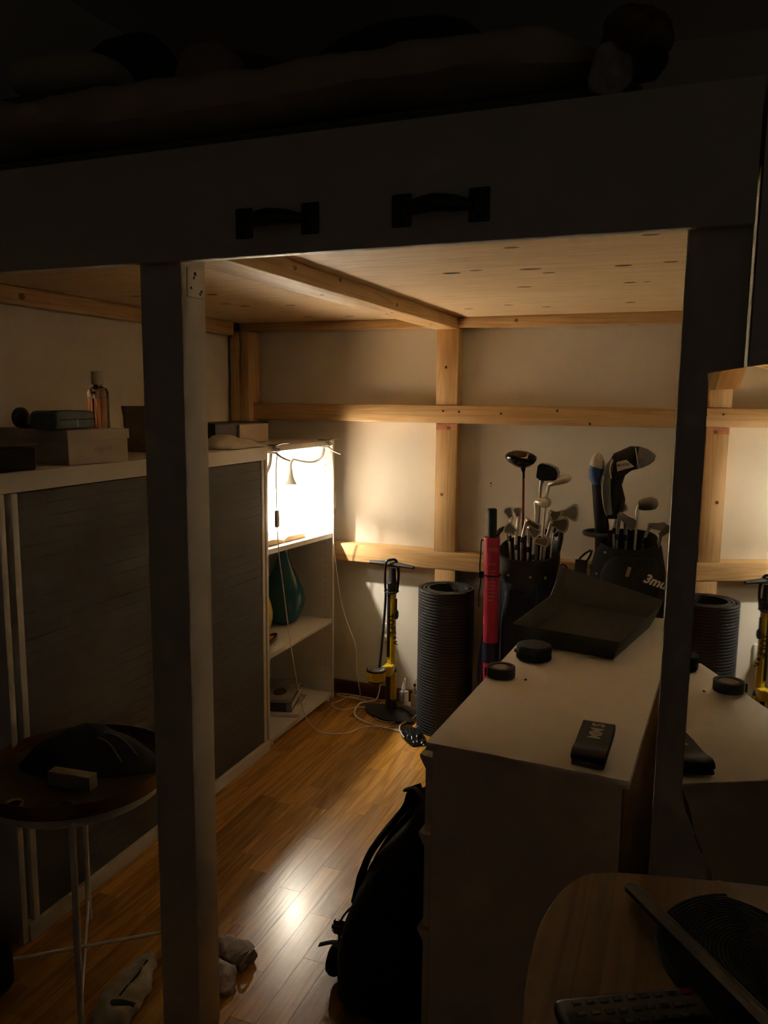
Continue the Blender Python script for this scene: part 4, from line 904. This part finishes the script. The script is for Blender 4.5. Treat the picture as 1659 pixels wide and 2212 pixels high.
# resistance band
t = Thing('resistance_band', (-.164, 1.556, .7), 'folded black resistance band with printed letters on the near end of the chest', 'band', None, math.radians(-1))
def band(path, w=.032, th_=.0035): 
    rings = []
    P = catmull([(0, y * .84, z) for y, z in path], 5)
    for i, p in enumerate(P):
        tn = (P[min(i + 1, len(P) - 1)] - P[max(i - 1, 0)]).normalized(); nr = Vector((0, -tn.z, tn.y))
        rings.append([p + Vector((-w, 0, 0)) + nr * th_, p + Vector((w, 0, 0)) + nr * th_, p + Vector((w, 0, 0)) - nr * th_, p + Vector((-w, 0, 0)) - nr * th_])
    return B().rings(rings)
bp_ = t.part('band_loop', band([(.085, .030), (.02, .028), (-.04, .024), (-.078, .027), (-.092, .020), (-.080, .013), (-.04, .0135), (.03, .0130), (.075, .014), (.092, .020), (.088, .029)]), 'grey_rubber', local=True, ang=50)
t.part('band_loop', band([(.06, .0045), (0, .0042), (-.06, .0042), (-.088, .0045), (-.094, .0085), (-.086, .0105)], .030, .003), 'grey_rubber', local=True, ang=50)
t.part('lettering', text_mesh('MM S', .034, .0004, frame((.002, .026, .0325), (0, 1, .02), (-1, 0, 0)), bold=.001, space=.95), 'letter_tan', bp_, local=True)

# ------------------------------------------------------------------ backpack and socks
bpk = Thing('backpack', (-.61, 1.66, 0), 'black backpack leaning against the chest of drawers', 'backpack')
def bring(z, xl, xr, y0_, y1_, n=28):
    cx, cy, a, b2 = (xl + xr) / 2, (y0_ + y1_) / 2, (xr - xl) / 2, (y1_ - y0_) / 2
    return oval(cx, cy, a, b2, z, n, k=3.2)
bpk.part('pack_body', B().rings([bring(.004, -.700, -.510, 1.50, 1.79), bring(.03, -.722, -.505, 1.48, 1.81), bring(.12, -.722, -.503, 1.47, 1.82), bring(.20, -.703, -.503, 1.47, 1.82), bring(.28, -.676, -.503, 1.48, 1.82), bring(.33, -.650, -.503, 1.49, 1.81), bring(.40, -.590, -.503, 1.51, 1.80), bring(.45, -.560, -.503, 1.53, 1.78), bring(.495, -.545, -.505, 1.55, 1.76), bring(.508, -.535, -.512, 1.60, 1.72)]).displace(.004, 12, 2), 'black_fabric')
bpk.part('shoulder_strap', B().tube([(-.535, 1.62, .500), (-.566, 1.61, .482), (-.612, 1.605, .420), (-.655, 1.60, .352), (-.677, 1.60, .300), (-.685, 1.60, .265), (-.694, 1.60, .225)], .030, 10, 6, flat=.25, upv=(1, 0, .6)), 'black_strap')
bpk.part('shoulder_strap', B().tube([(-.530, 1.72, .500), (-.560, 1.72, .47), (-.598, 1.71, .405), (-.640, 1.70, .345), (-.675, 1.69, .28)], .026, 10, 6, flat=.22, upv=(1, 0, .6)), 'black_strap')
bpk.part('grab_loop', B().tube([(-.520, 1.60, .498), (-.556, 1.60, .520), (-.574, 1.61, .512), (-.576, 1.64, .500), (-.560, 1.66, .490), (-.53, 1.67, .498)], .012, 8, 5, flat=.4), 'black_strap')
bu = bpk.part('buckle', B().box(-.752, -.722, 1.59, 1.602, .118, .152, .003).box(-.755, -.719, 1.588, 1.604, .132, .138, .001), 'black_gloss')
bpk.part('buckle_bar', B().box(-.754, -.721, 1.5875, 1.6045, .142, .1445).box(-.754, -.721, 1.5875, 1.6045, .127, .1295), 'dark_steel', bu)
bpk.part('webbing', B().tube([(-.695, 1.60, .205), (-.722, 1.598, .175), (-.738, 1.596, .14), (-.738, 1.596, .10), (-.762, 1.594, .090), (-.789, 1.592, .078)], .009, 8, 5, flat=.25), 'black_strap')
bpk.part('hip_pad', B().ell((-.742, 1.60, .052), (.028, .05, .034), 18, 12).displace(.006, 25), 'black_fabric')
def sock(name, label, pts, rad, mat, seed, cuff=None):
    P = catmull(pts, 6); n = len(P); rings = []
    for i, p in enumerate(P):
        tn = (P[min(i + 1, n - 1)] - P[max(i - 1, 0)]).normalized(); sd = Vector((tn.y, -tn.x, 0)).normalized()
        u = i / (n - 1) * (len(rad) - 1); k = min(int(u), len(rad) - 2); w, h = [rad[k][j] + (rad[k + 1][j] - rad[k][j]) * (u - k) for j in (0, 1)]
        rings.append([Vector((p.x, p.y, h)) + sd * w * math.cos(q) + Vector((0, 0, h * .95 * math.sin(q))) for q in [2 * math.pi * k2 / 20 for k2 in range(20)]])
    b = B().rings(rings); b.displace(.011, 30, seed).displace(.005, 85, seed + 2)
    for v in b.bm.verts: v.co.z = max(v.co.z, .001)
    t = Thing(name, (sum(p[0] for p in pts) / len(pts), sum(p[1] for p in pts) / len(pts), 0), label, 'sock', 'socks on the floor by the post')
    o = t.part('sock_body', b, mat, ang=80)
    return t
s1 = sock('sock', 'grey patterned sock on the floor to the left of the post', [(-1.200, 1.480, 0), (-1.190, 1.43, 0), (-1.172, 1.375, 0), (-1.168, 1.325, 0), (-1.150, 1.285, 0), (-1.12, 1.25, 0)], [(.020, .010), (.040, .013), (.052, .014), (.048, .013), (.056, .015), (.020, .010)], 'sock_grey', 3)
s1.part('stripe', B().tube([(-1.185, 1.445, .024), (-1.172, 1.40, .028), (-1.168, 1.35, .028), (-1.168, 1.325, .025)], .003, 6, 5), 'sock_dark')
s1.part('stripe', B().tube([(-1.185, 1.295, .024), (-1.150, 1.305, .029), (-1.118, 1.315, .022)], .009, 8, 4, flat=.4), 'sock_dark')
s2 = sock('sock', 'mauve fuzzy sock showing to the right of the post, its cuff open', [(-1.060, 1.560, 0), (-1.03, 1.568, 0), (-.998, 1.562, 0), (-.968, 1.545, 0)], [(.026, .015), (.036, .018), (.036, .020), (.032, .020)], 'sock_mauve', 9)
s2.part('cuff', B().tube([(-.962 + .006 * math.sin(q), 1.543 + .030 * math.cos(q), .021 + .018 * math.sin(q)) for q in [2 * math.pi * k / 20 for k in range(21)]], .004, 8), 'sock_mauve')
sock('sock', 'mauve fuzzy sock crumpled in front of the other, right of the post', [(-1.055, 1.44, 0), (-1.015, 1.458, 0), (-.980, 1.465, 0), (-.950, 1.452, 0)], [(.030, .014), (.050, .022), (.046, .020), (.016, .010)], 'sock_mauve', 14)

# ------------------------------------------------------------------ tray table lower left
TX, TY, TR, TZ = -1.320, 1.386, .212, .512
tt = Thing('tray_table', (TX, TY, 0), 'round tray table with a wooden rim and white wire legs', 'table')
tt.part('tray', B().lathe([(.001, TZ - .004), (TR - .004, TZ - .004), (TR - .004, TZ + .002), (.001, TZ + .002)], (TX, TY, 0), 64), 'tray_surface')
tt.part('rim', B().rings([[(TX + r * math.cos(q), TY + r * math.sin(q), z) for q in [2 * math.pi * k / 72 for k in range(72)]] for r, z in ((TR - .004, TZ - .006), (TR, TZ - .006), (TR + .004, TZ + .028), (TR + .001, TZ + .029), (TR - .005, TZ + .003))], True, False), 'wood_rim')
tt.part('ring', B().rings([[(TX + r * math.cos(q), TY + r * math.sin(q), z) for q in [2 * math.pi * k / 72 for k in range(72)]] for r, z in ((TR - .020, TZ - .032), (TR - .016, TZ - .032), (TR - .016, TZ - .008), (TR - .020, TZ - .008), (TR - .020, TZ - .032))], True, False), 'white_metal')
feet = []
for k, a in enumerate((-51, 39, 130, 219)):
    a = math.radians(a); rq = TR - .020; q = Vector((TX + rq * math.cos(a), TY + rq * math.sin(a), TZ - .02)); ft = Vector((TX + (TR - .010) * math.cos(a), TY + (TR - .010) * math.sin(a), .006)); feet.append((q, ft))
    tt.part('leg', B().tube([q, ft], .0075, 10).ell(ft + Vector((0, 0, -.001)), (.009, .009, .005), 10, 6), 'white_metal')
for i, j, h_ in ((0, 2, .10), (1, 3, .12)):
    a = feet[i][1].lerp(feet[i][0], h_); b2 = feet[j][1].lerp(feet[j][0], h_)
    tt.part('cross_wire', B().tube([a, b2], .004, 8), 'white_metal')
def jk(u, v):
    a = u * 2 * math.pi; r = v
    x = TX - .025 + .17 * r * math.cos(a) * (1 + .15 * math.sin(3 * a + 1)); y = TY + .062 + .112 * r * math.sin(a) * (1 + .15 * math.sin(2 * a))
    h = (1 - r ** 2.2) * (.075 + .03 * noise.noise(Vector((x * 12, y * 12, 0)))) + .012 * noise.noise(Vector((x * 30, y * 30, 3))) * (1 - r)
    d = Vector((x - TX, y - TY, 0))
    if d.length > TR - .018: d *= (TR - .018) / d.length
    return Vector((TX + d.x, TY + d.y, TZ + .004 + max(h, 0)))
jck = Thing('jacket', (TX - .03, TY + .06, TZ + .003), 'crumpled black jacket heaped on the round tray table', 'jacket')
bj = B().sheet(jk, 48, 16)
jck.part('jacket_cloth', bj, 'black_fabric', ang=80, solid=.002)
jck.part('zipper', B().tube([jk(.08, .25) + Vector((0, 0, .004)), jk(.03, .5) + Vector((0, 0, .005)), jk(0.0, .8) + Vector((0, 0, .005))], .0022, 6, 5), 'dark_steel')
jck.part('zipper', B().tube([jk(.95, .25) + Vector((0, 0, .004)), jk(.95, .5) + Vector((0, 0, .005)), jk(.94, .85) + Vector((0, 0, .005))], .0022, 6, 5), 'dark_steel')
single('card_box', B().box(-.055, .055, -.014, .014, 0, .034, .001, Matrix.Translation((-1.278, 1.326, TZ + .0025)) @ Matrix.Rotation(math.radians(6), 4, 'Z')), 'cardboard_print', 'small grey card box on the tray table in front of the jacket', 'box')
ring = [(-1.328 + .0195 * math.cos(a), 1.206 + .0195 * math.sin(a), TZ + .0075) for a in [2 * math.pi * k / 32 for k in range(33)]]
single('ring', B().tube(ring, .004, 8), 'gold_metal', 'thick gold ring on the near edge of the tray table', 'ring')
ky = Thing('key_bunch', (-1.225, 1.236, TZ + .002), 'small bunch of dark keys by the rim of the tray table', 'keys')
ky.part('key', B().box(-1.258, -1.223, 1.230, 1.238, TZ + .003, TZ + .006, .001), 'dark_steel')
ky.part('key', B().box(-1.242, -1.206, 1.236, 1.244, TZ + .0065, TZ + .0095, .001), 'dark_steel')
ky.part('fob', B().ell((-1.216, 1.242, TZ + .013), (.018, .010, .008), 14, 10), 'black_plastic')
single('storage_bag', B().box(-1.92, -1.425, .80, 1.285, 0, .125, .03, seg=4).displace(.008, 8), 'black_fabric', 'black bag on the floor at the near end of the cabinet', 'bag')

# ------------------------------------------------------------------ mirror and small table at the right
th_m = math.radians(12.31)
dm = Vector((-math.sin(th_m), math.cos(th_m), 0)); nm = Vector((-math.cos(th_m), -math.sin(th_m), 0))
FE = Vector((-0.002, 1.197, 0))     # far vertical edge
LM = 0.62; zb_, zt2 = 0.811, 1.430
mi = Thing('mirror', tuple(FE - dm * LM / 2 + Vector((0, 0, zb_))), 'upright frameless mirror with slanted glass edges standing on the small oak table', 'mirror')
def mp(s, z, off): return FE - dm * s + nm * off + Vector((0, 0, z))
bv = .024; dp = .0028
mi.part('mirror_glass', B().rings([[mp(bv, zb_ + bv, 0), mp(LM - bv, zb_ + bv, 0), mp(LM - bv, zt2 - bv, 0), mp(bv, zt2 - bv, 0)], [mp(bv, zb_ + bv, -.003), mp(LM - bv, zb_ + bv, -.003), mp(LM - bv, zt2 - bv, -.003), mp(bv, zt2 - bv, -.003)]]), 'mirror_glass', ang=0)
Q = [(0, zb_), (LM, zb_), (LM, zt2), (0, zt2)]; I = [(bv, zb_ + bv), (LM - bv, zb_ + bv), (LM - bv, zt2 - bv), (bv, zt2 - bv)]
for k in range(4):
    j = (k + 1) % 4
    mi.part('bevel', B().rings([[mp(*Q[k], -dp), mp(*Q[j], -dp), mp(*I[j], 0), mp(*I[k], 0)], [mp(*Q[k], -dp - .002), mp(*Q[j], -dp - .002), mp(*I[j], -.003), mp(*I[k], -.003)]]), 'mirror_glass', ang=0)
mi.part('backing', B().rings([[mp(*q, -.0062) for q in Q], [mp(*q, -.018) for q in Q]]), 'black_plastic')
ZD = 0.805
sd = Thing('side_table', (0.13, 0.70, 0), 'small oak table with a rounded corner at the lower right', 'table')
ol = [(-.098, .56), (-.112, .62), (-.125, .683), (-.132, .727), (-.136, .769), (-.138, .815), (-.135, .860), (-.126, .906), (-.112, .941), (-.090, .963), (-.048, .980), (.041, 1.001), (.098, 1.012), (.24, 1.043), (.31, 1.04), (.35, .99), (.40, .80), (.44, .60), (.43, .48), (.36, .42), (.20, .385), (.05, .37), (-.03, .39), (-.07, .45)]
ol = [(p.x, p.y) for p in catmull([(a, b2, 0) for a, b2 in ol], 3)]
ctr = (.13, .70)
def ins(f): return [(ctr[0] + (x - ctr[0]) * f, ctr[1] + (y - ctr[1]) * f) for x, y in ol]
sd.part('table_top', B().rings([[(x, y, ZD - .022) for x, y in ins(.985)], [(x, y, ZD - .018) for x, y in ol], [(x, y, ZD - .002) for x, y in ol], [(x, y, ZD) for x, y in ins(.995)]]), 'table_oak', ang=20)
for lx, ly in ((-.07, .88), (.28, .96), (.36, .52), (-.01, .46)):
    sd.part('leg', B().tube([(.13 + (lx - .13) * .9, .70 + (ly - .70) * .9, ZD - .021), (lx, ly, -.006)], [.020, .013], 12), 'table_oak')
for s_ in (.12, .50):
    mi.part('foot', B().box(-.02, .02, -.009, .009, ZD + .0003, zb_ - .0002, 0, Matrix.Translation(FE - dm * s_ - nm * .012) @ Matrix.Rotation(math.atan2(dm.y, dm.x), 4, 'Z')), 'black_plastic')
pmx, pmy, pmr = .105, .862, .120
prof = [(.001, 0.0)]
prof = [(pmr - .002, .0004), (pmr, .002)]
r_ = pmr
while r_ > .012:
    prof += [(r_ - .0010, .0042), (r_ - .0034, .0044), (r_ - .0042, .0028)]; r_ -= .0044
prof.append((.001, .0028))
single('placemat', B().lathe(prof, (pmx, pmy, ZD + .0004), 72), 'placemat_green', 'round dark green ribbed placemat on the oak table by the mirror', 'placemat', ang=20)
rd = Vector((.878, .479, 0)); rp = Vector((.479, -.878, 0))
r0 = Vector((-.098, .708, ZD)) + rp * .026
Mr_ = frame(r0 + rd * .068 + Vector((0, 0, .004)), rd + Vector((0, 0, .02)), (-rp.x, -rp.y, 0))
rm = Thing('remote_control', tuple(r0 + rd * .068), 'black remote control with a red key on the oak table', 'remote')
rm.part('case', B().box(-.072, .072, -.025, .025, -.002, .017, .007, Mr_, seg=3), 'black_plastic')
for i_ in range(9):
    for k_ in range(3):
        if i_ == 8 and k_ == 2: continue
        rm.part('button', B().box(-.0045, .0045, -.003, .003, 0, .0016, .0008, Mr_ @ Matrix.Translation((-.052 + i_ * .0135, -.014 + k_ * .014, .0168)), seg=1), 'remote_key')
rm.part('button', B().box(-.005, .005, -.0035, .0035, 0, .0018, .0008, Mr_ @ Matrix.Translation((.0575, .014, .0168)), seg=1), 'key_red', label='red power button')
a_, b_2 = Vector((-.050, .931, ZD + .012)), Vector((.088, .722, ZD + .036))
Ms = frame((a_ + b_2) / 2, b_2 - a_, Vector((0, 0, 1)).cross(b_2 - a_)); hl = (b_2 - a_).length / 2
pts = [(-hl + .008 - .008 * math.cos(q), .008 * math.sin(q)) for q in [math.pi / 2 * (1 - 2 * k / 8) for k in range(9)]]
ou = [(hl, .0085)] + [(-hl + .008 - .008 * math.cos(q), .008 * math.sin(q)) for q in [math.pi / 2 - math.pi * k / 8 for k in range(9)]] + [(hl, -.0085)]
stt = Thing('shoehorn', tuple(a_), 'long flat black shoehorn lying across the placemat and remote', 'shoehorn')
stt.part('blade', B().prism(ou, -.003, .003, Ms), 'black_plastic')
stt.part('edge_line', B().tube([Ms @ Vector((-hl + .01, .0072, .0032)), Ms @ Vector((hl, .0078, .0032))], .0009, 6), 'zip_grey')
